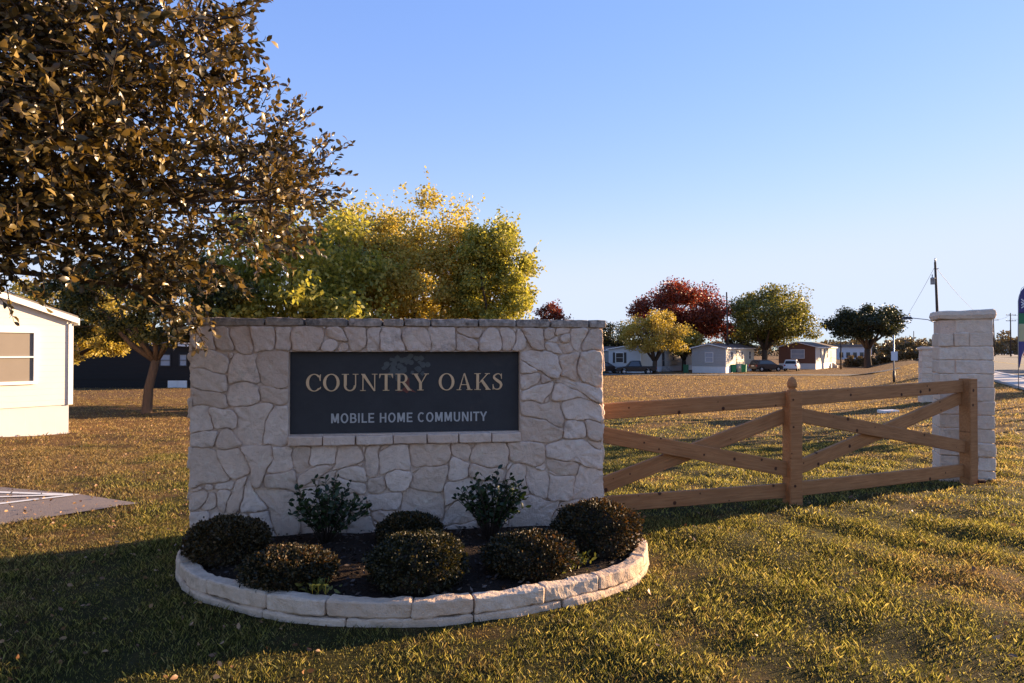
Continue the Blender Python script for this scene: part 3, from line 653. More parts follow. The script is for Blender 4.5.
# ------------------------------------------------------------------ trees
def tree(name, label, cat, base, height, crown, leaf, nleaf, lsize, trunk_r, barkm, group=None, seed=0, nclus=60, clus=.16, limbs=5, fork=.25, lean=(0, 0), shell=.45, gaps=True, flat=.75, z0=None, spiky=0):
    """crown = (dx, dy, cz, rx, ry, rz): ellipsoid in metres about the base; many leaf clumps carried by limbs"""
    g = np.random.default_rng(seed); r_ = random.Random(seed)
    bz = (gz(*base) if z0 is None else z0) - .05; root = empty(name, (base[0], base[1], bz), label, cat, group)
    dx, dy, cz, rx, ry, rz = crown
    # clump centres
    C = []
    while len(C) < nclus:
        d = rand_dirs(1, g)[0]; q = g.uniform(shell, 1) ** .6; p = d * q
        if p[2] < -.75: continue
        p = np.array([dx + p[0] * rx, dy + p[1] * ry, cz + p[2] * rz]) * np.array([1, 1, 1 + .0 * q])
        C.append(p)
    C = np.array(C)
    # trunk and limbs
    mb = MB(); fh = height * fork; top = Vector((lean[0] * fh, lean[1] * fh, fh))
    mid = Vector((lean[0] * fh * .4 + r_.uniform(-.03, .03) * fh, 0, fh * .5))
    mb.tube([(0, 0, -.1), (0, 0, .12), mid, top], [trunk_r * 1.5, trunk_r * 1.12, trunk_r * .92, trunk_r * .85], 10)
    Ls = []
    for i in range(limbs):
        a = 2 * PI * (i + r_.uniform(-.25, .25)) / limbs; el = r_.uniform(.45, .8)
        e = Vector((dx + rx * .55 * math.cos(a), dy + ry * .55 * math.sin(a), cz + rz * (el - .5) * .9)); m_ = top.lerp(e, .5) + Vector((r_.uniform(-.1, .1) * rx, r_.uniform(-.1, .1) * ry, -.05 * rz))
        tr_ = trunk_r * r_.uniform(.42, .6); pts = [top - Vector((0, 0, trunk_r * .5)), top.lerp(m_, .5) + Vector((r_.uniform(-.05, .05) * rx, 0, 0)), m_, m_.lerp(e, .5) + Vector((0, r_.uniform(-.06, .06) * ry, .05 * rz)), e]
        mb.tube(pts, [tr_ * 1.15, tr_, tr_ * .75, tr_ * .5, tr_ * .28], 7); Ls += [(pts[k].lerp(pts[k + 1], f), tr_ * (.85 - .2 * k)) for k in range(1, 4) for f in (0, .5)]
    for c in C:
        cvx = Vector(c); b_ = min(Ls, key=lambda l: (l[0] - cvx).length + (3 if l[0].z > cvx.z + .2 * rz else 0)); m_ = b_[0].lerp(cvx, .55) + Vector((0, 0, -.04 * rz))
        rr = max(trunk_r * .09, b_[1] * .3); mb.tube([b_[0], m_, cvx], [rr, rr * .6, rr * .25], 5, cap=False)
    mb.build('trunk', barkm, root)
    # leaves in clumps, denser towards each clump's upper shell
    per = np.maximum(1, (g.uniform(.5, 1.5, nclus) * nleaf / nclus).astype(int)); sc = clus * (rx + ry + rz) / 3
    P = []
    for c, n in zip(C, per):
        d = rand_dirs(n, g); q = g.uniform(0, 1, (n, 1)) ** .45; s3 = np.array([1, 1, flat]) * sc * g.uniform(.7, 1.35)
        d[:, 2] = np.where(d[:, 2] < 0, d[:, 2] * .6, d[:, 2]); P.append(c + d * q * s3 + g.normal(size=(n, 3)) * sc * .12)
    for _ in range(int(spiky)):       # loose shoots past the outline
        c = C[g.integers(len(C))]; o = c - np.array([dx, dy, cz]); o = o / (np.linalg.norm(o) + 1e-6); o = o + g.normal(size=3) * .25; o[2] += .3; k = 22
        t = g.uniform(.3, 1.9, (k, 1)); P.append(c + o * t * sc + g.normal(size=(k, 3)) * sc * .07)
    P = np.concatenate(P); V, Q = leaf_quads(P, lsize, .6, g=g, droop=.25); np_mesh('crown', V, Q, leaf, root)
    return root
M['oak_near'] = leafmat('live_oak_leaves', [(.022, .018, .006), (.065, .048, .015), (.14, .10, .03), (.30, .21, .075)], rough=.34, spec=.55, trans=.16, patch=.2, tint=(1.9, 1.6, .8))
M['gold_leaf'] = leafmat('golden_leaves', [(.30, .25, .06), (.48, .38, .09), (.60, .44, .11), (.54, .48, .15)], trans=.5, pscale=.35)
M['yelgreen'] = leafmat('yellow_green_leaves', [(.16, .18, .04), (.33, .31, .065), (.52, .44, .10)], trans=.5, pscale=.5)
M['olive'] = leafmat('olive_leaves', [(.055, .06, .015), (.13, .13, .03), (.32, .27, .06)], trans=.42)
M['oakgreen'] = leafmat('oak_green_leaves', [(.035, .042, .012), (.065, .07, .018), (.14, .125, .03)], trans=.3)
M['darkgreen'] = leafmat('dark_green_leaves', [(.02, .026, .010), (.035, .042, .014), (.06, .06, .02)], trans=.25)
M['red_leaf'] = leafmat('red_leaves', [(.08, .022, .012), (.19, .045, .018), (.36, .08, .025)], trans=.35, tint=(1.1, .7, .5))
M['yellow_far'] = leafmat('yellow_leaves', [(.30, .21, .04), (.50, .35, .07), (.42, .32, .07)], trans=.45)
M['brown_far'] = leafmat('brown_leaves', [(.10, .065, .03), (.17, .11, .045), (.13, .10, .04)], trans=.2)

# golden elms behind the sign wall
GRP = 'golden elms behind the sign wall'
def elm(px, d, toppy, wpx, mat, label, seed, n, cz=.56, rzf=.43, **k):
    x = X(px, d); b = (x, d); zt = Z(toppy, d) - gz(*b); rx = wpx / 2 / F * d
    return tree('elm_tree', label, 'tree', b, zt, (0, 0, zt * cz, rx, rx, zt * rzf), mat, int(n * .62), k.get('ls', .125) * d / 25, .17, M['bark_dark'], GRP, seed, nclus=k.get('nc', 120), clus=.21, limbs=6, fork=.12, flat=1.0, shell=.2, spiky=k.get('sp', 70))
elm(290, 26, 200, 190, M['yelgreen'], 'yellow-green elm nearest the overhanging oak branches', 21, 46000, ls=.2)
elm(362, 30, 190, 125, M['gold_leaf'], 'golden elm between the green elm and the tallest one', 22, 60000)
elm(432, 29.5, 195, 135, M['gold_leaf'], 'broad golden elm with the tallest crown over the sign panel', 23, 80000)
elm(494, 28, 212, 84, M['yelgreen'], 'olive-gold elm at the right end of the elm group', 24, 60000)
# oak on the left lawn
bx_, by_ = G(147, 413)
tree('oak_tree', 'small oak with forked leaning trunk on the lawn left of the wall', 'tree', (bx_, by_), 5.6, (0, 0, 3.8, 3.4, 2.6, 1.75), M['oakgreen'], 44000, .11, .155, M['bark'], None, 31, nclus=110, clus=.16, limbs=7, fork=.34, lean=(.16, 0), spiky=60)
b2 = (X(66, 30), 30); tree('oak_tree', 'yellowing low tree between the white home and the leaning oak', 'tree', b2, 5.6, (0, 0, 3.3, 3.6, 3, 2.0), M['gold_leaf'], 30000, .13, .16, M['bark_dark'], None, 32, nclus=70, clus=.2, limbs=6, fork=.3)

# far trees by the homes
def far(name, px, basepy, toppy, wpx, mat, label, seed, n=9000, ls=.34, group=None, fork=.2, cz=.63, rz=.37, bm=None, nc=60, d=None, flat=.8, tr=.32, shell=.3, limbs=6, clus=.27, offx=0):
    if d: b = (X(px, d), d)
    else: b = G(px, basepy)
    zt = Z(toppy, b[1]) - gz(*b); rx = wpx / 2 / F * b[1]
    return tree(name, label, 'tree', b, zt, (offx * rx, 0, zt * cz, rx * .88, rx * .8, zt * rz * .9), mat, n, ls, tr, bm or M['bark_dark'], group, seed, nclus=nc, clus=clus, limbs=limbs, fork=fork, flat=flat, shell=shell)
far('maple_tree', 683, 372, 279, 108, M['red_leaf'], 'largest dark red tree towering over the small yellow trees', 41, 40000, .36, d=104, cz=.62, rz=.40, nc=100)
far('maple_tree', 551, 372, 301, 44, M['red_leaf'], 'red tree top showing just above the wall cap', 42, 9000, .34, d=100)
far('elm_tree', 655, 374, 311, 80, M['yellow_far'], 'rounded golden yellow tree beside the black pickup', 43, 15000, .24, offx=.0, cz=.64, rz=.37, fork=.22)
far('elm_tree', 684, 373, 327, 42, M['yellow_far'], 'smaller amber tree right behind the rounded golden one', 44, 9000, .26, d=97, fork=.25)
far('elm_tree', 611, 372, 322, 46, M['darkgreen'], 'dark open tree directly right of the wall end', 45, 9000, .3, d=110, shell=.2)
far('elm_tree', 590, 372, 325, 40, M['darkgreen'], 'dark tree partly hidden by the end of the wall', 46, 7000, .3, d=112)
far('oak_tree', 765, 372, 285, 106, M['olive'], 'big spreading green oak between the grey and brown homes', 47, 26000, .34, d=99, fork=.26, cz=.62, rz=.38, tr=.45, nc=85, offx=.15)
far('oak_tree', 742, 372, 318, 44, M['darkgreen'], 'dark green tree under the red tree behind the grey home', 48, 9000, .34, d=112)
far('oak_tree', 868, 366, 306, 88, M['darkgreen'], 'wide dark oak standing alone near the road end of the lot', 49, 22000, .38, d=118, fork=.32, cz=.70, rz=.29, tr=.6, nc=70)

# ------------------------------------------------------------------ the big live oak overhead (trunk out of frame)
TB = (-6.3, 4.6); ok = empty('live_oak', (TB[0], TB[1], -.05), 'large bronze-leaved live oak overhanging the left of the picture', 'tree')
blobs = [((-3.0, 3.75, 3.36), (1.24, 1.0, 1.15), 1300), ((-2.56, 4.3, 3.25), (.74, .9, .82), 480), ((-2.45, 4.6, 2.62), (.58, .7, .48), 240), ((-1.52, 4.8, 2.66), (.32, .35, .32), 42),
         ((-2.1, 4.75, 1.98), (.13, .2, .26), 34), ((-1.78, 4.1, 3.5), (.34, .5, .42), 120), ((-3.25, 4.1, 2.34), (.85, .7, .36), 330), ((-2.3, 4.7, 2.35), (.3, .4, .2), 40),
         ((-4.6, 4.6, 3.7), (1.9, 1.8, 1.5), 700), ((-6.8, 4.8, 4.2), (2.2, 2.2, 1.7), 500), ((-1.9, 4.9, 2.85), (.42, .4, .45), 60), ((-2.1, 5.7, 2.75), (.45, .4, .45), 80), ((-1.68, 5.8, 3.0), (.28, .3, .28), 36), ((-2.0, 5.7, 3.35), (.3, .3, .3), 40)]
r_ = random.Random(8); mb = MB(); tw = MB(); LC, LD = [], []; o0 = Vector((TB[0], TB[1], -.05))
mb.tube([Vector((0, 0, -.1)), Vector((.02, 0, .2)), Vector((.1, .05, 1.2)), Vector((.2, 0, 2.2))], [.42, .32, .27, .25], 14)
limb_ends = {}
for bi, (c, rr, n) in enumerate(blobs):
    c = Vector(c) - Vector((.16, 0, 0)); e = c - o0; s = Vector((.2, 0, 2.1)); m1 = s.lerp(e, .4) + Vector((0, 0, .25)); m2 = s.lerp(e, .75) + Vector((.0, 0, .12))
    lr = .10 if n > 300 else .04
    mb.tube([s, m1, m2, e], [lr, lr * .75, lr * .45, lr * .15], 8)
    for k in range(max(4, n // 28)):
        d = Vector(rand_dirs(1)[0]); q = e + Vector((d.x * rr[0], d.y * rr[1], d.z * rr[2])) * .8; p_ = m2.lerp(e, r_.uniform(.2, 1)); mm_ = p_.lerp(q, .5) + Vector((0, 0, -.04)); mb.tube([p_, mm_, q], [.014, .009, .004], 5, cap=False)
    for k in range(n):
        d = rand_dirs(1)[0]; q = r_.random() ** .42 * r_.uniform(.82, 1.16); p = np.array(e) + d * np.array(rr) * q
        t = d * .6 + rand_dirs(1)[0] * .9; t[2] += .15; t /= np.linalg.norm(t); L = r_.uniform(.16, .36); m = r_.randint(10, 16)
        bend = rand_dirs(1)[0] * .25
        f = np.linspace(.08, 1, m)[:, None]; pts = p + t * L * f + bend * L * f * f * .5
        tw.tube([p, pts[m // 2], pts[-1]], [.005, .0035, .0015], 4, cap=False)
        az = rand_dirs(m); az -= (az @ t)[:, None] * t; az /= np.linalg.norm(az, axis=1, keepdims=True) + 1e-6
        LC.append(pts); LD.append(az * .8 + t * .75 + np.array([0, 0, -.05]))
# long loose shoots along the right-hand edge
for (p0, p1) in (((-1.6, 5.7, 3.0), (-1.12, 5.8, 3.22)), ((-1.5, 5.7, 3.0), (-1.2, 5.8, 3.4)), ((-1.6, 5.8, 2.9), (-1.15, 5.9, 2.95)), ((-1.7, 5.7, 3.3), (-1.5, 5.7, 3.72)), ((-1.7, 5.7, 3.3), (-1.35, 5.7, 3.55)), ((-1.6, 4.7, 2.9), (-1.25, 4.8, 3.0)), ((-1.5, 4.8, 2.75), (-1.18, 4.9, 2.86)), ((-1.5, 4.6, 2.8), (-1.36, 4.7, 3.12)), ((-1.55, 4.8, 2.6), (-1.22, 4.9, 2.62)), ((-1.6, 4.9, 2.55), (-1.3, 5, 2.35)), ((-1.5, 4.2, 3.5), (-1.36, 4.3, 3.55)), ((-1.7, 4.6, 3.1), (-1.38, 4.7, 3.38)), ((-1.45, 4.9, 2.9), (-1.3, 5., 2.92)), ((-1.8, 4.8, 2.2), (-1.62, 4.9, 1.98)), ((-1.7, 4.3, 3.3), (-1.42, 4.3, 3.34)), ((-2.1, 4.75, 2.1), (-2.08, 4.78, 1.66)), ((-2.2, 4.7, 2.1), (-2.2, 4.72, 1.8))):
    for rep in range(3):
        a_ = np.array(p0) + rng.normal(size=3) * .05 - np.array(o0) - np.array([.27, 0, 0]); b_ = np.array(p1) - np.array([.27, 0, 0]) + rng.normal(size=3) * .06 - np.array(o0); m = 24; f = np.linspace(0, 1, m)[:, None]
        pts = a_ + (b_ - a_) * f + np.array([0, 0, .05]) * np.sin(f * PI); t = (b_ - a_) / np.linalg.norm(b_ - a_); tw.tube([a_, pts[m // 2], b_], [.004, .003, .001], 4, cap=False)
        az = rand_dirs(m); LC.append(pts); LD.append(az * .8 + t * .7)
LC = np.concatenate(LC); LD = np.concatenate(LD); V, Q = leaf_folded(LC, .058, LD, .52)
mb.build('trunk', M['bark'], ok); tw.build('twigs', M['bark_dark'], ok); np_mesh('crown', V, Q, M['oak_near'], ok)

# ------------------------------------------------------------------ shrubs in the planter
M['mound'] = leafmat('clipped_shrub_leaves', [(.008, .009, .004), (.022, .021, .007), (.05, .040, .011), (.13, .07, .02)], rough=.55, trans=.25, tint=(1.2, .9, .4))
M['mound_green'] = leafmat('clipped_green_leaves', [(.009, .011, .004), (.024, .024, .007), (.085, .06, .016)], rough=.55, trans=.25)
M['broad'] = leafmat('glossy_green_leaves', [(.010, .022, .007), (.02, .038, .011), (.04, .06, .018)], rough=.42, spec=.4, trans=.2)
M['petal'] = plain('yellow_petals', (.7, .42, .03), .6)
def mound(x, y, r, top, label, seed, mat='mound', n=12000, ry=None):
    g = np.random.default_rng(seed); root = empty('clipped_shrub', (x, y, .095), label, 'shrub', 'clipped mounded shrubs in the planter')
    hz = top - .105; cz = hz * .46; ry = ry or r * .95
    d = rand_dirs(n, g); d[:, 2] = np.abs(d[:, 2]) * np.where(g.random(n) < .34, -.8, 1); d /= np.linalg.norm(d, axis=1, keepdims=True)
    lump = 1 + .05 * np.sin(d[:, 0] * 6 + seed) * np.sin(d[:, 1] * 7) + .04 * np.sin(d[:, 2] * 9 + d[:, 0] * 5 + seed)
    lump = lump + .07 * np.sin(d[:, 0] * 13 + 3 * np.sin(d[:, 1] * 9 + seed)) * np.cos(d[:, 2] * 11); q = g.uniform(.80, 1.0, n) * lump + g.normal(size=n) * .018 + np.where(g.random(n) < .03, g.uniform(0, .14, n), 0)
    P = d * q[:, None] * np.array([r, ry, hz - cz]) + np.array([0, 0, cz]); P[:, 2] = np.maximum(P[:, 2], .005)
    dirs = d + rand_dirs(n, g) * .9
    V, Q = leaf_folded(P, .021, dirs, .6, g=g); np_mesh('foliage', V, Q, M[mat], root)
    mb = MB(); mb.lathe((0, 0, 0), [(r * .1, 0), (r * .7, .02), (r * .80, cz * .9), (r * .66, cz + (hz - cz) * .5), (r * .35, cz + (hz - cz) * .76), (.01, cz + (hz - cz) * .82)], 16)
    for k in range(10):
        a = 2 * PI * k / 10; mb.tube([(0, 0, 0), (r * .5 * math.cos(a), r * .5 * math.sin(a), hz * .35), (r * .8 * math.cos(a), r * .8 * math.sin(a), hz * .6)], [.008, .006, .003], 5)
    mb.build('branches', M['bark_dark'], root); return root
mound(-2.03, 4.88, .285, .41, 'dark clipped mound shrub at the left end of the planter', 1)
mound(-1.43, 4.38, .29, .34, 'low clipped shrub second from the left near the kerb', 2, 'mound')
mound(-.79, 5.28, .24, .345, 'small dark clipped shrub tucked against the wall mid-bed', 3)
mound(-.60, 4.37, .31, .43, 'rust-tipped clipped shrub at the front centre of the bed', 4, 'mound_green')
mound(.12, 4.64, .31, .37, 'rounded clipped shrub in front of the right leafy bush', 5)
mound(.63, 5.10, .32, .48, 'tallest clipped mound shrub at the right end of the planter', 6)
def leafy(x, y, top, w, label, seed, stems=36):
    r_ = random.Random(seed); g = np.random.default_rng(seed); root = empty('leafy_shrub', (x, y, .12), label, 'shrub', 'broad-leaved green shrubs against the wall'); mb = MB(); C, D = [], []
    for k in range(stems):
        a = r_.uniform(0, 2 * PI); q = math.sqrt(r_.random()); h = (top - .12) * (1 - .45 * q * q) * r_.uniform(.72, 1.02)
        e = np.array([w / 2 * q * math.cos(a), w / 2 * .8 * q * math.sin(a), h]); m_ = e * np.array([.45, .45, .55]); mb.tube([(e[0] * .1, e[1] * .1, 0), m_, e], [.005, .0035, .0015], 5)
        n = 22
        for f in np.linspace(.3, 1, n):
            p = (m_ * (f / .5) if f < .5 else m_ + (e - m_) * (f - .5) / .5); aa = rand_dirs(1, g)[0]; aa[2] = abs(aa[2]) * .5 + .12; C.append(p); D.append(aa)
    V, Q = leaf_folded(np.array(C), .05, np.array(D), .52, g=g); mb.build('stems', M['bark_dark'], root); np_mesh('foliage', V, Q, M['broad'], root)
leafy(-1.43, 5.26, .64, .70, 'spreading dark green leafy shrub against the left half of the wall', 11)
leafy(-.17, 5.36, .71, .60, 'upright dark green leafy shrub below the right end of the panel', 12, 40)
# mulch chips and weeds in the bed
n = 2600; px_ = rng.uniform(-2.5, 1.05, n); py_ = rng.uniform(3.95, 5.9, n); k = in_poly(px_, py_, [(b_[0], b_[1]) for b_ in bed]) & (py_ < 5.42 + (px_ + 2.57) * .15)
P = np.stack([px_[k] + .8, py_[k] - 4.9, np.full(k.sum(), .128)], 1); dd = rand_dirs(len(P)); dd[:, 2] *= .25
V, Q = leaf_quads(P, .04, .4, dirs=dd); o = np_mesh('bark_chips', V, Q, M['chip'], pl); o['kind'] = 'stuff'
def weed(x, y, label, seed, flowers=False):
    g = np.random.default_rng(seed); root = empty('yellow_flower' if flowers else 'weed', (x, y, .13), label, 'flower' if flowers else 'weed'); C = g.normal(size=(60, 3)) * np.array([.05, .04, .02]) + np.array([0, 0, .03]); D = rand_dirs(60, g); D[:, 2] = np.abs(D[:, 2]) + .3
    V, Q = leaf_folded(C, .045, D, .4, g=g); np_mesh('foliage', V, Q, M['olive'], root)
    if flowers:
        for fx in (-.035, .0, .045):
            mb = MB(); mb.tube([(fx, -.02, 0), (fx, -.03, .06)], [.002, .002], 4)
            for q in range(8):
                a = q * PI / 4; mb.add([(fx, -.03, .062), (fx + .014 * math.cos(a - .3), -.03 + .014 * math.sin(a - .3), .066), (fx + .02 * math.cos(a), -.03 + .02 * math.sin(a), .066), (fx + .014 * math.cos(a + .3), -.03 + .014 * math.sin(a + .3), .066)], [(0, 1, 2, 3)])
            mb.build('blossom', M['petal'], root)
weed(-1.16, 4.13, 'tiny yellow blossoms by the kerb before the low shrub', 61, True)
weed(.46, 4.66, 'pale weeds between the two right-hand clipped shrubs', 62); weed(.34, 4.56, 'small weed sprouting close to the sunlit kerb', 63)

# ------------------------------------------------------------------ timber fence
fn = empty('timber_fence', (2.92, 7.05, 0), 'cedar cross-braced fence of two bays between the sign wall and the stone pillar', 'fence')
def fl(p): return (p[0] - 2.92, p[1] - 7.05, p[2])
L0 = Vector((.70, 6.38, 0)); L1 = Vector((2.84, 7.07, 0)); L2 = Vector((2.95, 7.11, 0)); L3 = Vector((5.50, 8.34, 0)); RW = .042
def board(name, a, b, h=.15, off=0, w=RW):
    a = Vector(a); b = Vector(b); t = (b - a); t.z = 0; t.normalize(); n = Vector((t.y, -t.x, 0)) * off; mb = MB(); L = (b - a).length
    # board along its own X axis so that grain follows it
    x = (b - a).normalized(); y = Vector((-x.y, x.x, 0)).normalized(); z = x.cross(y)
    mbv = []
    e = .006
    sec = [(-w / 2 + e, -h / 2), (w / 2 - e, -h / 2), (w / 2, -h / 2 + e), (w / 2, h / 2 - e), (w / 2 - e, h / 2), (-w / 2 + e, h / 2), (-w / 2, h / 2 - e), (-w / 2, -h / 2 + e)]
    vs = [(xx, p, q) for xx in (0, L) for p, q in sec]; mb.add(vs, [tuple(range(8))[::-1], tuple(range(8, 16))] + [(i, (i + 1) % 8, 8 + (i + 1) % 8, 8 + i) for i in range(8)])
    o = mb.build(name, M['fence'], fn); mt = Matrix((x, y, z)).transposed().to_4x4(); mt.translation = Vector(fl(a + n)); o.matrix_local = mt; return o
def at(p, z): return (p.x, p.y, z)
g3 = float(drop(L3.x, L3.y))
board('rail', at(L0, 1.015), at(L1, 1.095)); board('rail', at(L0, .150), at(L1, .152)); board('rail', at(L2, 1.095), at(L3, 1.160)); board('rail', at(L2, .158), at(L3, .135))
board('cross_brace', at(L0.lerp(L1, .04), .82), at(L1, .37), off=.024); board('cross_brace', at(L0.lerp(L1, .02), .29), at(L1, .92), off=-.024)
board('cross_brace', at(L2, .93), at(L3, .42), off=.024); board('cross_brace', at(L2, .36), at(L3, 1.02), off=-.024)
def post(x, y, top, rz, fin):
    mb = MB(); w = .145
    mb.v = []; e = .01; h = w / 2
    sec = [(-h + e, -h), (h - e, -h), (h, -h + e), (h, h - e), (h - e, h), (-h + e, h), (-h, h - e), (-h, -h + e)]
    mb.add([(p, q, zz) for zz in (-.2, top) for p, q in sec] , [tuple(range(8, 16))] + [(i, (i + 1) % 8, 8 + (i + 1) % 8, 8 + i) for i in range(8)])
    o = mb.build('post', M['fence'], fn); o.location = fl((x, y, 0)); o.rotation_euler = (0, 0, rz)
    if fin:
        mb = MB(); mb.lathe((0, 0, top), [(.046, -.002), (.048, .012), (.034, .020), (.032, .030), (.045, .040), (.049, .060), (.046, .090), (.037, .118), (.024, .138), (.007, .148)], 20); o2 = mb.build('finial', M['fence'], o)
post(2.89, 7.05, 1.175, R(12), True); post(5.56, 8.33, 1.25, R(25), False)
mb = MB(); mb.box((0, 0, .02), (.075, .03, .04)); mb.tube([(-.02, -.02, .02), (.03, -.04, .03)], .012, 8)
o = mb.build('hinge', plain('rusty_metal', (.09, .03, .015), .8), fn); o.location = fl((5.64, 8.22, .0))
# ------------------------------------------------------------------ stone pillars
def pillar(x, y, w, d, hgt, rz, label, seed, ncourse):
    r_ = random.Random(seed); zb = -float(drop(x, y)) - .05; root = empty('stone_pillar', (x, y, zb), label, 'pillar', 'cut limestone gate pillars', rz)
    mb = MB(); H_ = hgt + .05 - .11; hc = H_ / ncourse
    for c in range(ncourse):
        z = c * hc; t = 1 - .05 * c / ncourse; ww, dd = w * t, d * t; f = r_.choice((.3, .42, .55, .68, 1)); gp = .006
        cuts = [-ww / 2, -ww / 2 + ww * f, ww / 2] if f < 1 else [-ww / 2, ww / 2]
        if r_.random() < .3 and f < 1: cuts.insert(1, -ww / 2 + ww * f * .5)
        cuts = sorted(cuts)
        for a_, b_ in zip(cuts, cuts[1:]):
            if b_ - a_ < .1: continue
            mb.rock(((a_ + b_) / 2, 0 + r_.uniform(-.006, .006), z + hc / 2), (b_ - a_ - gp, dd + r_.uniform(-.012, .012), hc - gp), seed=r_.uniform(0, 50), r=.013, amp=.008, seg=.035)
    mb.build('shaft', M['ashlar'], root)
    mb = MB(); mb.box((0, 0, H_ / 2), (w * .93 - .02, d * .93 - .02, H_ - .02)); mb.build('mortar', M['mortar'], root)
    mb = MB(); mb.rock((0, 0, H_ + .055), (w * 1.04, d * 1.04, .115), seed=seed, r=.04, amp=.008, seg=.05, freq=5); mb.build('cap', M['ashlar'], root); return root
pillar(5.83, 8.85, .61, .56, 2.13, R(-23), 'tall tapered pale limestone pillar at the right end of the fence', 3, 12)
pillar(X(944, 23.2), 23.4, 1.25, .6, 1.86, R(-20), 'lower limestone pillar half hidden behind the tall near one', 5, 9)

# ------------------------------------------------------------------ white home on the left
def gable(mb, w, h0, h1, L, rise, y0=0):      # x across, y along
    vs = [(0, y0, h0), (w, y0, h0), (w, y0, h1), (w / 2, y0, h1 + rise), (0, y0, h1), (0, y0 + L, h0), (w, y0 + L, h0), (w, y0 + L, h1), (w / 2, y0 + L, h1 + rise), (0, y0 + L, h1)]
    mb.add(vs, [(0, 1, 2, 3, 4), (9, 8, 7, 6, 5), (1, 6, 7, 2), (5, 0, 4, 9), (0, 5, 6, 1)])
def home(name, label, corner, rz, w, L, wallm, sidem, roofm, skirt=.7, eave=3.1, rise=.7, wins=(), swins=(), sdoor=None, group=None, over=.25, zoff=0, skirtm='skirt_white'):
    """corner = front right corner on the ground; the front gable runs to the left of it, the long side runs back"""
    x, y = corner; z = gz(x, y) + zoff; root = empty(name, (x, y, z), label, 'mobile home', group, rz)
    mb = MB(); gable(mb, w, skirt, eave, L, rise); mb.v = [(a - w, b, c) for a, b, c in mb.v]; mb.build('wall', M[wallm], root)
    if sidem != wallm:  # long side gets its own siding, with the sunlit tone in its colour
        mb = MB(); mb.box((.012, L / 2, (skirt + eave) / 2), (.02, L, eave - skirt)); mb.build('side_wall', M[sidem], root)
    mb = MB(); mb.box((-w / 2, L / 2, skirt / 2 - .25), (w - .06, L - .06, skirt + .5)); mb.build('skirting', M[skirtm], root)
    mb = MB(); th = .10; sl2 = rise / (w / 2)
    for sgn in (-1, 1):
        xo = -w / 2 + sgn * (w / 2 + over); zo = eave - over * sl2
        a = [(-w / 2, -over, eave + rise + .01), (xo, -over, zo + .01), (xo, L + over, zo + .01), (-w / 2, L + over, eave + rise + .01)]
        mb.add(a + [(p[0], p[1], p[2] + th) for p in a], [(0, 1, 2, 3), (7, 6, 5, 4), (0, 4, 5, 1), (1, 5, 6, 2), (2, 6, 7, 3), (3, 7, 4, 0)])
    mb.build('roof', M[roofm], root)
    mb = MB()
    for sgn in (-1, 1):
        xo = -w / 2 + sgn * (w / 2 + over); zo = eave - over * sl2; mb.bar((-w / 2, -over - .02, eave + rise), (xo, -over - .02, zo), .03, .12)
    xo = over; mb.bar((xo + .02, -over, eave - over * sl2 - .02), (xo + .02, L + over, eave - over * sl2 - .02), .03, .16)
    mb.bar((-.02, -.02, skirt), (-.02, -.02, eave - .1), .10, .03, up=(0, 1, 0))
    mb.build('trim', M['trim'], root)
    def win(cx, cz, ww, hh, side, glass='glass', frame='trim', shutters=False):
        f = MB(); t = .07
        for dx_, dz_, a_, b_ in ((0, hh / 2, ww + t, t), (0, -hh / 2, ww + t, t), (-ww / 2, 0, t, hh + t - 2 * t), (ww / 2, 0, t, hh + t - 2 * t), (0, 0, ww - t, .035)):
            if side: f.box((.045, cx + dx_, cz + dz_), (.05, a_, b_))
            else: f.box((cx + dx_, -.03, cz + dz_), (a_, .06, b_))
        fo = f.build('window', M[frame], root); p = MB()
        if side: p.box((.035, cx, cz), (.02, ww - t, hh - t))
        else: p.box((cx, -.012, cz), (ww - t, .02, hh - t))
        p.build('pane', M[glass], fo)
        if shutters:
            for sg in (-1, 1): p = MB(); p.box((cx + sg * (ww / 2 + .25), -.03, cz), (.32, .05, hh + .1)); p.build('shutter', M['dark_trim'], root)
    for a_ in wins: win(*a_[:4], False, **(a_[4] if len(a_) > 4 else {}))
    for a_ in swins: win(*a_[:4], True, **(a_[4] if len(a_) > 4 else {}))
    if sdoor is not None:
        for q in (sdoor if hasattr(sdoor, '__len__') else [sdoor]):
            d_ = MB(); d_.box((.04, q, skirt + 1.05), (.05, .9, 2.05)); do = d_.build('door', M['dark_trim'], root); k_ = MB(); k_.lathe((.08, q + .35, skirt + 1), [(.01, -.04), (.03, 0), (.01, .04)], 8); k_.build('handle', M['metal'], do)
            s_ = MB()
            for i in range(3): s_.box((.35 + .28 * i, q, (skirt - .1 - .2 * i) / 2), (.28, 1.1, skirt - .1 - .2 * i))
            s_.box((.06, q - .5, skirt + .4), (.05, .05, .9)); s_.box((.9, q - .5, skirt + .1), (.05, .05, 1.1)); s_.bar((.06, q - .5, skirt + .85), (.9, q - .5, skirt + .65), .05, .05); s_.build('steps', M['concrete'], root)
    return root
cx_, cy_ = G(71, 433)
dirw = Vector((-.70, -.71)); rzh = math.atan2(.84, .54)
home('mobile_home', 'white lap-sided mobile home with tan blinds at the left edge', (cx_, cy_), rzh, 4.6, 14, 'white_siding', 'white_siding', 'roof_grey', skirt=.66, eave=2.62, rise=.75, over=.10,
     wins=[(-1.30, 1.76, 1.1, 1.13, {'glass': 'blind'})])
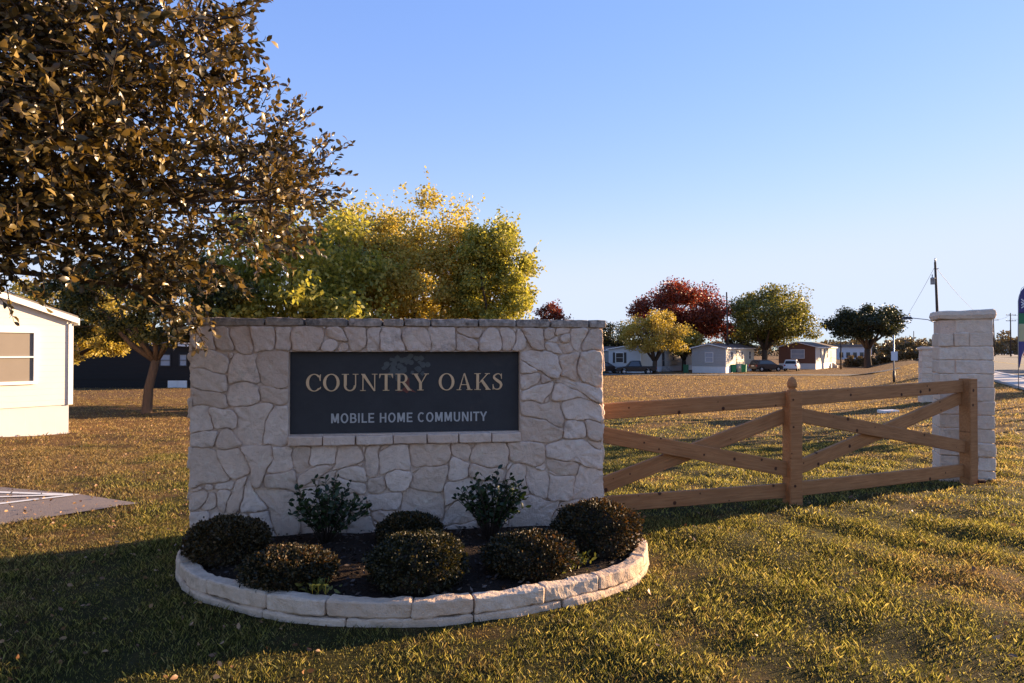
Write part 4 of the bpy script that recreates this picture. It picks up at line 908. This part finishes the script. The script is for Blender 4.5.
# row of homes across the field
home('mobile_home', 'grey gabled mobile home with sunlit-toned side between the red and green trees', G(726, 373.3), R(-31), 4.4, 17, 'grey_siding', 'sunlit_siding', 'roof', skirt=.85, eave=3.25, rise=.5, wins=[(-2.15, 2.0, 1.0, 1.25, {'glass': 'glass_pale'})], swins=[(3, 2.2, .9, 1.1), (9, 2.2, .9, 1.1), (14, 2.2, 1.2, 1.1)], sdoor=6, group='mobile homes across the field')
home('mobile_home', 'brown gabled mobile home with white skirting behind the white car', G(816, 369.5), R(-34), 5.6, 19, 'brown_siding', 'sunlit_siding', 'roof', skirt=.95, eave=3.6, rise=.75, wins=[(-2.7, 2.45, 2.0, 1.4, {'glass': 'glass_pale'})], swins=[(3.5, 2.5, .8, 1.6), (7, 2.5, .8, 1.6), (10, 2.5, .8, 1.6)], sdoor=[14], group='mobile homes across the field')
home('mobile_home', 'pale mobile home with shade-blue front and dark shutters behind the black pickup', G(641, 373), R(-33), 4.6, 21, 'pale_siding', 'sunlit_siding', 'roof', skirt=.7, eave=3.1, rise=.35, wins=[(-3.0, 1.95, 1.1, 1.3, {'shutters': True})], swins=[(4, 2, .9, 1.1), (12, 2, .9, 1.1)], sdoor=8, group='mobile homes across the field')  # front colour carries the bluish shade, side colour the sunlight
home('mobile_home', 'pale mobile home with sunlit-toned side mostly hidden behind the right end of the wall', G(577, 373), R(-34), 4.6, 22, 'pale_siding', 'sunlit_siding', 'roof', skirt=.7, eave=3.0, rise=.4, sdoor=6, swins=[(12, 2, .9, 1)], group='mobile homes across the field')
# dark home at the far left behind the oak
hx, hy = G(215, 389)
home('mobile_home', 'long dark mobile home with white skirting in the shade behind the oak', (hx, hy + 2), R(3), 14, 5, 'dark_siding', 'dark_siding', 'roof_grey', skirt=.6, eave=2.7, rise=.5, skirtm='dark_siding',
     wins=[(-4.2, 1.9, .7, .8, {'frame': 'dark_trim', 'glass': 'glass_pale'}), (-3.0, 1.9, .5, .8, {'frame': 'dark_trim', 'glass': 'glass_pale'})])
for i_, (pa, pb, lb) in enumerate(((122, 141, 'white low panel leaning under the dark home left of the oak trunk'), (168, 187, 'white low panel under the dark home right of the oak trunk'))):
    d_ = hy + 1.8; mb = MB(); mb.box((0, 0, .25), (X(pb, d_) - X(pa, d_), .06, .5)); mb.bar((0, -.05, .02), (0, -.05, .48), .05, .03, up=(0, 1, 0)); o = mb.build('skirting_board', M['trim']); o.location = ((X(pa, d_) + X(pb, d_)) / 2, d_, gz(X(pa, d_), d_)); tag(o, lb, 'panel', 'white panels below the dark home')
for i_, (px_t, d_, tp, w_, lb) in enumerate(((100, 62, 322, 90, 'dark tree filling the gap behind the low yellowing tree'), (165, 60, 318, 90, 'dark tree behind the dark home left of the wall'), (225, 64, 316, 80, 'dark tree hidden behind the golden elms'), (30, 60, 318, 100, 'dark tree behind the white home'))):
    far('oak_tree', px_t, 0, tp, w_, M['darkgreen'], lb, 80 + i_, 14000, .3, 'dark trees behind the left lawn', d=d_, cz=.52, rz=.5, fork=.12, shell=.1, clus=.25)

# ------------------------------------------------------------------ vehicles
def wheel(root, x, y, r=.33):
    m_ = MB(); n = 18; prof = [(r * .6, -.1), (r * .93, -.11), (r, -.07), (r, .07), (r * .93, .11), (r * .6, .1)]
    vs = [(x + q * math.cos(2 * PI * k / n), y + t, r + q * math.sin(2 * PI * k / n)) for q, t in prof for k in range(n)]
    fs = [(i * n + k, i * n + (k + 1) % n, (i + 1) * n + (k + 1) % n, (i + 1) * n + k) for i in range(5) for k in range(n)]; m_.add(vs, fs, True); w = m_.build('wheel', M['tyre'], root)
    m_ = MB(); vs = [(x, y + t, r) for t in (-.105, .105)] + [(x + r * .62 * math.cos(2 * PI * k / n), y + t, r + r * .62 * math.sin(2 * PI * k / n)) for t in (-.09, .09) for k in range(n)]
    fs = [(0, 2 + k, 2 + (k + 1) % n) for k in range(n)] + [(1, 2 + n + (k + 1) % n, 2 + n + k) for k in range(n)]; m_.add(vs, fs); m_.build('rim', M['rim'], w)
def vehicle(name, label, cat, loc, rz, kind, paint, scale=1):
    root = empty(name, loc, label, cat, None, rz); root.scale = (scale,) * 3
    if kind == 'pickup':
        Ln, Wd = 5.4, 1.9; low = [(0, .45), (.05, .95), (.3, 1.02), (2.0, 1.04), (2.05, 1.06), (3.9, 1.06), (5.2, .92), (5.4, .75), (5.38, .42), (4.75, .40), (4.6, .66), (4.3, .76), (4.0, .66), (3.85, .38), (1.55, .38), (1.4, .66), (1.1, .76), (.8, .66), (.65, .40)]
        cab = [(1.95, 1.03), (2.1, 1.78), (2.3, 1.84), (3.1, 1.82), (3.35, 1.72), (3.95, 1.05)]; wx = (1.1, 4.3); g0 = (2.18, 3.72)
    else:
        Ln, Wd = 4.5, 1.82; low = [(0, .5), (.0, .9), (.1, 1.02), (1.0, 1.08), (3.3, 1.02), (4.3, .86), (4.5, .68), (4.48, .38), (4.1, .34), (3.95, .6), (3.65, .7), (3.35, .6), (3.2, .34), (1.25, .34), (1.1, .6), (.8, .7), (.5, .6), (.35, .36)]
        cab = [(.12, 1.0), (.4, 1.52), (.75, 1.64), (2.1, 1.64), (2.5, 1.54), (3.35, 1.02)]; wx = (.8, 3.65); g0 = (.5, 2.95)
    mb = MB(); mb.prism([(p[0] - Ln / 2, p[1]) for p in low][::-1], (0, Wd / 2, 0), (1, 0, 0), (0, 0, 1), (0, -1, 0), Wd); body = mb.build('body', M[paint], root)
    b = body.modifiers.new('bev', 'BEVEL'); b.width = .06; b.segments = 2; b.limit_method = 'ANGLE'; b.angle_limit = R(50)
    mb = MB(); n = len(cab); cxm = sum(p[0] for p in cab) / n; vs = []
    for sg in (-1, 1):
        for x, z in cab: t = (z - 1.0) / .8; vs.append((x - Ln / 2, sg * (Wd / 2 - .04 - .2 * t), z))
    mb.add(vs, [tuple(range(n)), tuple(range(n, 2 * n))[::-1]] + [(i, n + i, n + (i + 1) % n, (i + 1) % n) for i in range(n)]); mb.build('cabin', M[paint], root)
    zt = cab[2][1] - .12; zb_ = 1.10
    for sg in (-1, 1):
        mb = MB(); t0 = (zb_ - 1) / .8; t1 = (zt - 1) / .8; y0, y1 = sg * (Wd / 2 - .03 - .2 * t0), sg * (Wd / 2 - .03 - .2 * t1)
        q = [(g0[0] - Ln / 2, y0, zb_), (g0[1] - Ln / 2, y0, zb_), (g0[1] - .45 - Ln / 2, y1, zt), (g0[0] + .18 - Ln / 2, y1, zt)]; mb.add(q + [(p[0], p[1] - sg * .02, p[2]) for p in q], [(0, 1, 2, 3), (4, 5, 6, 7)]); mb.build('side_window', M['glass'], root)
    def panew(a, b, name_):
        (x0, z0), (x1, z1) = a, b; mb = MB(); nx, nz = (z1 - z0), -(x1 - x0); L = math.hypot(nx, nz); nx, nz = nx / L * .015, nz / L * .015
        if (nx > 0) != (name_ == 'windscreen'): nx, nz = -nx, -nz
        f = .12; xa, za, xb, zb2 = x0 + (x1 - x0) * f, z0 + (z1 - z0) * f, x1 - (x1 - x0) * f, z1 - (z1 - z0) * f; wa = Wd / 2 - .16 - .2 * (za - 1) / .8; wb = Wd / 2 - .16 - .2 * (zb2 - 1) / .8
        mb.add([(xa + nx - Ln / 2, -wa, za + nz), (xa + nx - Ln / 2, wa, za + nz), (xb + nx - Ln / 2, wb, zb2 + nz), (xb + nx - Ln / 2, -wb, zb2 + nz)], [(0, 1, 2, 3)]); mb.build(name_, M['glass'], root)
    panew(cab[0], cab[1], 'rear_window'); panew(cab[-1], cab[-2], 'windscreen')
    for sg in (-1, 1):
        mb = MB(); mb.box((-Ln / 2 - .005, sg * (Wd / 2 - .17), .85), (.05, .2, .22)); mb.build('tail_light', M['lamp_red'], root)
        mb = MB(); mb.box((Ln / 2 - .06, sg * (Wd / 2 - .25), .74), (.1, .32, .14)); mb.build('headlight', M['lamp_clear'], root)
    mb = MB(); mb.box((-Ln / 2 - .04, 0, .5), (.12, Wd - .1, .18)); mb.build('rear_bumper', M['metal' if kind == 'pickup' else paint], root)
    mb = MB(); mb.box((-Ln / 2 - .012, 0, .8), (.02, .5, .14)); mb.build('number_plate', M['trim'], root)
    if kind == 'pickup':
        mb = MB(); mb.box((-Ln / 2 + 1.05, 0, 1.045), (1.75, Wd - .3, .03)); mb.build('bed', M['tyre'], root)
    for x in wx:
        for sg in (-1, 1): wheel(root, x - Ln / 2, sg * (Wd / 2 - .1))
    return root
def gp(px, py): x, y = G(px, py); return (x, y, gz(x, y))
vehicle('pickup_truck', 'black pickup parked under the rounded golden tree', 'pickup', gp(635.5, 374), R(176), 'pickup', 'car_black', .92)
vehicle('parked_car', 'white car parked in front of the brown home', 'car', gp(792, 371), R(62), 'car', 'car_white', 1)
vehicle('parked_car', 'dark car in shadow under the big green oak', 'car', gp(766, 371.5), R(20), 'car', 'car_dark', 1)
vehicle('parked_car', 'dark car parked just past the end of the wall', 'car', gp(606, 373), R(8), 'car', 'car_dark', .9)
vehicle('parked_car', 'red car on the road at the right edge', 'car', (X(1026, 150), 150, .02), R(60), 'car', 'car_red', 1)
def bin_(px, py, mat, label):
    root = empty('wheelie_bin', gp(px, py), label, 'bin', 'green bins beside the homes', R(random.uniform(-30, 30))); mb = MB(); mb.box((0, 0, .55), (.55, .6, .95), taper=1.12); mb.build('body', M[mat], root)
    mb = MB(); mb.box((0, 0, 1.06), (.66, .74, .07)); mb.box((0, .38, 1.03), (.5, .05, .05)); mb.build('lid', M[mat], root)
    for sg in (-1, 1): m_ = MB(); m_.tube([(sg * .25, .3, .12), (sg * .31, .3, .12)], .12, 12); m_.build('wheel', M['tyre'], root)
bin_(601.5, 374.5, 'dark_green_bin', 'dark green bin right beside the end of the wall'); bin_(686, 373.5, 'dark_green_bin', 'green bin at the foot of the amber tree')
bin_(733, 372.8, 'green_bin', 'bright green bin left of the pair by the grey home'); bin_(744, 372.6, 'green_bin', 'bright green bin right of the pair by the grey home')
sheet('street', [G(560, 375.2), G(900, 368.6), G(900, 367.4), G(560, 373.8)], .04, M['asphalt'], step=4)
# small shed / porch between bins
px0 = gp(738, 372.4); root = empty('porch', (px0[0], px0[1] + 1.5, px0[2]), 'small grey timber porch between the two bright green bins', 'porch'); mb = MB(); mb.box((0, 0, .45), (2.0, 1.6, .12)); mb.build('deck', M['concrete'], root)
for sx in (-.95, .95):
    for sy in (-.75, .75): mb = MB(); mb.box((sx, sy, .7), (.1, .1, 1.4)); mb.build('post', M['pole'], root)
for sy in (-.8,): mb = MB(); mb.box((0, sy, 1.35), (2, .06, .1)); mb.box((0, sy, .9), (2, .04, .6)); mb.build('railing', M['concrete'], root)

# ------------------------------------------------------------------ poles, wires, sign post, flag
def util(px, d, toppy, label, lean=0, arms=1, transformer=False, lamp=False, r=.15, cat='utility pole'):
    x = X(px, d); z = gz(x, d); top = Z(toppy, d) - z; root = empty('utility_pole', (x, d, z), label, cat, 'wooden utility poles'); mb = MB(); tx = lean * top
    mb.tube([(-tx * 0, 0, -.3), (tx * .5, 0, top * .5), (tx, 0, top)], [r, r * .85, r * .65], 10); mb.build('pole', M['pole'], root)
    for k in range(arms):
        zz = top - .5 - k * 1.4; m_ = MB(); m_.box((tx * zz / top, -r, zz), (2.4, .1, .12)); a = m_.build('crossarm', M['pole'], root)
        for q in (-1.05, -.4, .4, 1.05): m_ = MB(); m_.lathe((tx + q, -r, zz + .06), [(.03, 0), (.06, .05), (.03, .09), (.06, .13), (.02, .2)], 8); m_.build('insulator', M['metal'], a)
    if transformer:
        m_ = MB(); m_.lathe((tx * .8 - .45, -.1, top - 2.7), [(.02, 0), (.24, .01), (.25, .1), (.25, .72), (.27, .75), (.2, .84), (.02, .85)], 16); t = m_.build('transformer', M['metal'], root)
        m_ = MB(); m_.lathe((tx * .8 - .5, -.1, top - 1.85), [(.05, 0), (.07, .08), (.04, .14), (.07, .2), (.02, .4)], 8); m_.build('bushing', M['metal'], t)
        m_ = MB(); m_.lathe((tx, 0, top), [(.09, -.02), (.10, .3), (.04, .5)], 10); m_.build('pole_cap', M['metal'], root); m_ = MB(); m_.tube([(tx, 0, top - .9), (tx + .35, -.1, top - .75)], .05, 6); m_.build('bracket', M['metal'], root)
    if lamp:
        zl = Z(318, d) - z; m_ = MB(); m_.tube([(0, 0, zl - .8), (-1.4, -.1, zl - .2), (-3.4, -.1, zl)], .05, 8); a = m_.build('lamp_arm', M['metal'], root); m_ = MB(); m_.box((-3.9, -.1, zl), (1.2, .4, .3), taper=.7); m_.build('lamp_head', M['dark_trim'], a)
    return root, Vector((x + tx, d, z + top))
u1, t1 = util(939.5, 82, 262, 'tall leaning utility pole with a transformer behind the near pillar', -.035, 0, True, True, .19)
u1b, t1b = util(728.5, 93, 292, 'thin dark utility pole in front of the grey home', -.02, 0, r=.14)
u2, t2 = util(995, 170, 318, 'far utility pole immediately right of the near pillar', -.03, 1, r=.16); u3, t3 = util(1011, 165, 313, 'utility pole between the near pillar and the feather flag', .0, 2, r=.17)
u4, t4 = util(914, 190, 331, 'short distant pole left of the pillar, taller of two', 0, 0, r=.14); u5, t5 = util(906, 200, 336, 'short distant pole just right of the wide oak', 0, 0, r=.13); u6, t6 = util(887, 210, 340, 'distant pole seen through the wide oak crown edge', 0, 0, r=.13)
u7, t7 = util(841, 108, 338, 'slim pole standing at the corner of the brown home', 0, 0, r=.13)
def wires(a, b, n, sag, label):
    mb = MB()
    for k in range(n):
        o_ = Vector((0, 0, -.5 - .9 * k)); mb.tube([a.lerp(b, t) + o_ + Vector((0, 0, -sag * 4 * t * (1 - t))) for t in np.linspace(0, 1, 14)], .022, 4, cap=False)
    tag(mb.build('power_line', M['wire']), label, 'power line', 'overhead wires')
wires(t1, t6, 1, 1.2, 'thin overhead wire running left from the transformer pole'); wires(t1, t2, 1, 1.5, 'thin overhead wire running right from the transformer pole')
wires(t2, t3, 1, .3, 'wire joining the two distant poles right of the pillar'); wires(t3, Vector((170, 150, 11)), 2, 1.5, 'pair of wires leaving the frame right of the flag')
# slim marker post with white sign in the field
x, y, z = gp(894, 382); root = empty('sign_post', (x, y, z), 'slim white-topped post with a small pale sign in the field', 'sign post'); h_ = Z(335, y) - z
mb = MB(); mb.tube([(0, 0, -.2), (0, 0, h_)], .045, 8); mb.build('post', M['metal'], root); mb = MB(); mb.box((0, -.06, Z(356, y) - z), (.42, .03, .6)); mb.build('sign_plate', M['flag_pale'], root); mb = MB(); mb.tube([(0, 0, -.02), (0, 0, .75)], .075, 8); mb.build('base_sleeve', M['dark_trim'], root)
# white flat stepping marker on the grass behind the fence
x, y, z = gp(888, 412); mb = MB(); mb.rock((0, 0, .03), (.55, .3, .09), seed=3, r=.02, amp=.006, seg=.08); o = mb.build('utility_cover', M['trim']); o.location = (x, y, z); o.rotation_euler = (0, 0, .3); tag(o, 'low white slab lying on the grass behind the fence', 'slab')
# feather flag
x, y = X(1018.5, 28.4), 28.4; z = gz(x, y); root = empty('feather_flag', (x, y, z), 'dark blue and green feather flag on a thin pole at the right edge', 'flag')
Ht = Z(284, y) - z; pts = [(0, 0, 0), (0, 0, Ht * .55), (.02, 0, Ht * .85), (.16, 0, Ht * .96), (.42, 0, Ht), (.62, 0, Ht * .985)]
mb = MB(); mb.tube(pts, [.018, .016, .013, .01, .008, .006], 8); mb.tube([(-.3, 0, .01), (.3, 0, .01)], .015, 6); mb.tube([(0, -.3, .01), (0, .3, .01)], .015, 6); mb.build('pole', M['metal'], root)
zt = [(.10, .02), (.22, .03), (.36, .10), (.55, .16), (.7, .22), (.82, .32), (.9, .42), (.955, .58), (.985, .62)]
def edge(t): return .0 if t < .85 else .02 + (t - .85) / .15 * .4 * ((t - .85) / .15)
def wband(t): return np.interp(t, [.2, .35, .6, .85, .95, 1], [.04, .28, .52, .66, .5, .05])
for (a_, b_, mt, nm) in ((.2, .45, 'flag_dark', 'lower_cloth'), (.45, .62, 'flag_yellow', 'yellow_band'), (.62, .72, 'flag_green', 'green_band'), (.72, .99, 'flag_dark', 'cloth')):
    vs, fs = [], []; K = 14; J = 6
    for k in range(K + 1):
        t = a_ + (b_ - a_) * k / K
        for j in range(J + 1): s_ = j / J; xx = edge(t) + wband(t) * s_; vs.append((xx, .05 * math.sin(s_ * 5 + t * 9) * s_, Ht * t))
    fs = [(k * (J + 1) + j, k * (J + 1) + j + 1, (k + 1) * (J + 1) + j + 1, (k + 1) * (J + 1) + j) for k in range(K) for j in range(J)]
    m_ = MB(); m_.add(vs, fs, True); o = m_.build(nm, M[mt], root); sd_ = o.modifiers.new('thick', 'SOLIDIFY'); sd_.thickness = .004
m_ = MB()
for k, zz in enumerate((.855, .83)): m_.bar((.12, -.03, Ht * zz), (.28, -.05, Ht * (zz - .03)), .006, .05); m_.bar((.28, -.055, Ht * (zz - .03)), (.12, -.035, Ht * (zz - .06)), .006, .05)
m_.build('white_mark', M['flag_pale'], root)

# ------------------------------------------------------------------ far background
def woods(name, label, pts, h, n, mat, ls, seed, kind='stuff', depth=14, cat='woods'):
    g = np.random.default_rng(seed); P = []
    tot = len(pts) - 1
    for i in range(tot):
        a_, b_ = np.array(pts[i]), np.array(pts[i + 1]); m_ = n // tot; t = g.random(m_); xy = a_ + (b_ - a_) * t[:, None]; cl_ = .65 + .2 * np.sin(t * 23 + i * 2 + seed) + .15 * np.sin(t * 57 + seed); zz = h * cl_ * (1 - g.random(m_) ** 2 * .98); dd = g.uniform(-.5, .5, m_) * depth
        P.append(np.stack([xy[:, 0] + dd * .3, xy[:, 1] + dd, zz + H(xy[:, 0], xy[:, 1], False)], 1))
    V, Q = leaf_quads(np.concatenate(P), ls, .7, g=g); o = np_mesh(name, V, Q, mat); return tag(o, label, cat, None, kind)
woods('distant_woods', 'brown and olive line of woods along the horizon', [(-420, 420), (-160, 400), (60, 400), (190, 380), (300, 420), (460, 560)], 9, 30000, M['brown_far'], 1.6, 1, depth=30)
woods('distant_woods', 'dark woods behind the homes on the left', [(-150, 130), (-60, 140), (10, 150)], 7, 16000, M['darkgreen'], .8, 2)
woods('distant_woods', 'golden brown trees beyond the road at the right', [(150, 215), (190, 235), (250, 270)], 7.5, 9000, M['brown_far'], .8, 3, depth=8)
woods('roadside_scrub', 'reddish brown scrub behind the wide oak', [(X(845, 128), 128), (X(880, 130), 130), (X(927, 124), 124)], 2.0, 9000, M['red_leaf'] if False else M['brown_far'], .35, 4, depth=3, cat='scrub')
woods('roadside_scrub', 'tan shrubs under the distant poles', [(X(880, 165), 165), (X(925, 160), 160)], 4.2, 5000, M['brown_far'], .5, 5, depth=6, cat='scrub')
def shop(px0, px1, d, top, label, mat, rf):
    x0, x1 = X(px0, d), X(px1, d); z = gz((x0 + x1) / 2, d); h = Z(top, d) - z; root = empty('store_building', ((x0 + x1) / 2, d, z), label, 'building'); w = x1 - x0; mb = MB(); mb.box((0, 8, h * .42), (w, 16, h * .84 + 1)); mb.build('wall', M[mat], root)
    mb = MB(); mb.box((0, 8, h * .92), (w + .8, 17, h * .16)); mb.build('roof', M[rf], root)
    for k in range(5): m_ = MB(); m_.box((-w / 2 + w * (k + .5) / 5, -.03, h * .3), (w / 9, .08, h * .35)); m_.build('window', M['glass'], root)
shop(838, 872, 230, 344.5, 'low long store with a blue-grey roof behind the wide oak', 'pale_siding', 'roof_grey'); shop(993, 1060, 260, 350, 'long low white building across the road at the right', 'pale_siding', 'trim')
# trees beside the road beyond the right edge: their shadows rake the lawn
for i_, (q, t_, h_, r2, lb) in enumerate(((7.5, 19.3, 3.0, .6, 'young verge tree nearest the flag, outside the frame'), (8.4, 20.8, 3.6, .7, 'young verge tree second from the flag, outside the frame'), (9.3, 22.2, 3.9, .7, 'young verge tree third from the flag, outside the frame'), (10.3, 23.7, 4.2, .65, 'young verge tree fourth from the flag, outside the frame'), (13.5, 81, 12, 2.0, 'roadside tree first beyond the road, outside the frame'), (17, 86, 12, 2.2, 'roadside tree second beyond the road, outside the frame'), (21.5, 93, 12.5, 2.4, 'roadside tree third beyond the road, outside the frame'), (27, 102, 13, 2.6, 'roadside tree farthest along the road, outside the frame'))):
    cx_, cy_ = -.469 * q + .883 * t_, .883 * q + .469 * t_
    tree('roadside_tree', lb, 'tree', (cx_, cy_), h_, (0, 0, h_ * .66, r2, r2, h_ * .32), M['olive'], 5000 if h_ > 6 else 1700, .024 * h_ + .02, .018 * h_, M['bark_dark'], 'thin trees beside the road', 90 + i_, nclus=26, clus=.16, limbs=5, fork=.3, shell=.2)

# ------------------------------------------------------------------ lawn grass
def blades(name, y0, y1, dens, hmin, hmax, w, seed, label, xpad=1.6):
    g = np.random.default_rng(seed); out = []
    half = .80; A_ = half * 2 * (y1 * y1 - y0 * y0) / 2 + 2 * xpad * (y1 - y0); n = int(A_ * dens); y = np.sqrt(g.uniform(y0 * y0, y1 * y1, n)); x = g.uniform(-1, 1, n) * (half * y + xpad)
    # clumping
    cl_ = np.sin(3.1 * x + 1.7 * y) + np.sin(-2.3 * x + 4.4 * y + 1) + np.sin(7.3 * x - 5.1 * y) + .8 * np.sin(13 * x + 11 * y + 2)
    keep = g.random(n) < np.clip(.82 + .1 * cl_, .6, 1); keep &= ~in_poly(x, y, DRIVE) & ~in_poly(x, y, PLANTER) & (x - .55 * y < 5.4)
    wl = (x - A.x) * wn.x + (y - A.y) * wn.y; wlu = (x - A.x) * wu.x + (y - A.y) * wu.y; keep &= ~((wl > -.0) & (wl < THK) & (wlu > 0) & (wlu < WL))
    x, y = x[keep], y[keep]; n = len(x); z = H(x, y) - .004; tuft = np.clip(.75 + .17 * np.sin(2.1 * x - 3.3 * y) + .2 * np.sin(5.9 * x + 4.1 * y + 2) + .2 * np.sin(11.3 * x - 8.7 * y + 1) + g.normal(size=n) * .2, .25, 1.9)
    h = g.uniform(hmin, hmax, n) * tuft; a = g.uniform(0, 2 * PI, n); ln = g.uniform(.15, 1.0, n) * h; b = g.uniform(0, 2 * PI, n)
    ww = w * g.uniform(.7, 1.4, n); dx_, dy_ = np.cos(a) * ww / 2, np.sin(a) * ww / 2; lx, ly = np.cos(b) * ln, np.sin(b) * ln
    V = np.stack([np.stack([x - dx_, y - dy_, z], 1), np.stack([x + dx_, y + dy_, z], 1), np.stack([x + lx * .4 + dx_ * .7, y + ly * .4 + dy_ * .7, z + h * .6], 1), np.stack([x + lx, y + ly, z + h], 1)], 1).reshape(-1, 3)
    o = np_mesh(name, V, np.arange(4 * n).reshape(n, 4), M['blades']); return tag(o, label, 'grass', None, 'stuff')
blades('lawn_grass', 2.3, 6.5, 11500, .012, .038, .0038, 1, 'short green and straw lawn grass nearest the viewer')
blades('lawn_grass', 6.5, 13, 2600, .016, .046, .0075, 2, 'lawn grass around the fence and pillar', 2)
blades('lawn_grass', 34, 85, 40, .03, .07, .035, 4, 'dry lawn grass far out before the homes')
blades('lawn_grass', 13, 34, 340, .022, .06, .014, 3, 'dry lawn grass out in the field', 3)
# fallen leaves
M['litter'] = leafmat('fallen_leaves', [(.10, .045, .02), (.24, .12, .05), (.40, .24, .12)], trans=.1)
def litter(n, xr, yr, size, seed, label):
    g = np.random.default_rng(seed); x = g.uniform(*xr, n); y = g.uniform(*yr, n); k = ~in_poly(x, y, PLANTER); x, y = x[k], y[k]; P = np.stack([x, y, H(x, y) + g.uniform(.012, .035, len(x))], 1); D = rand_dirs(len(x), g); D[:, 2] *= .35
    V, Q = leaf_folded(P, size, D, .55, g=g); return tag(np_mesh('fallen_leaves', V, Q, M['litter']), label, 'leaf litter', None, 'stuff')
litter(1500, (-9, -1), (3, 8), .036, 5, 'brown oak leaves scattered on the lawn left of the wall'); litter(1500, (-16, -2), (8, 20), .05, 6, 'dry leaves scattered under the left lawn trees'); litter(160, (0, 6), (2.8, 8), .045, 7, 'few dead leaves on the front lawn')
S.render.resolution_x = 1024; S.render.resolution_y = 683
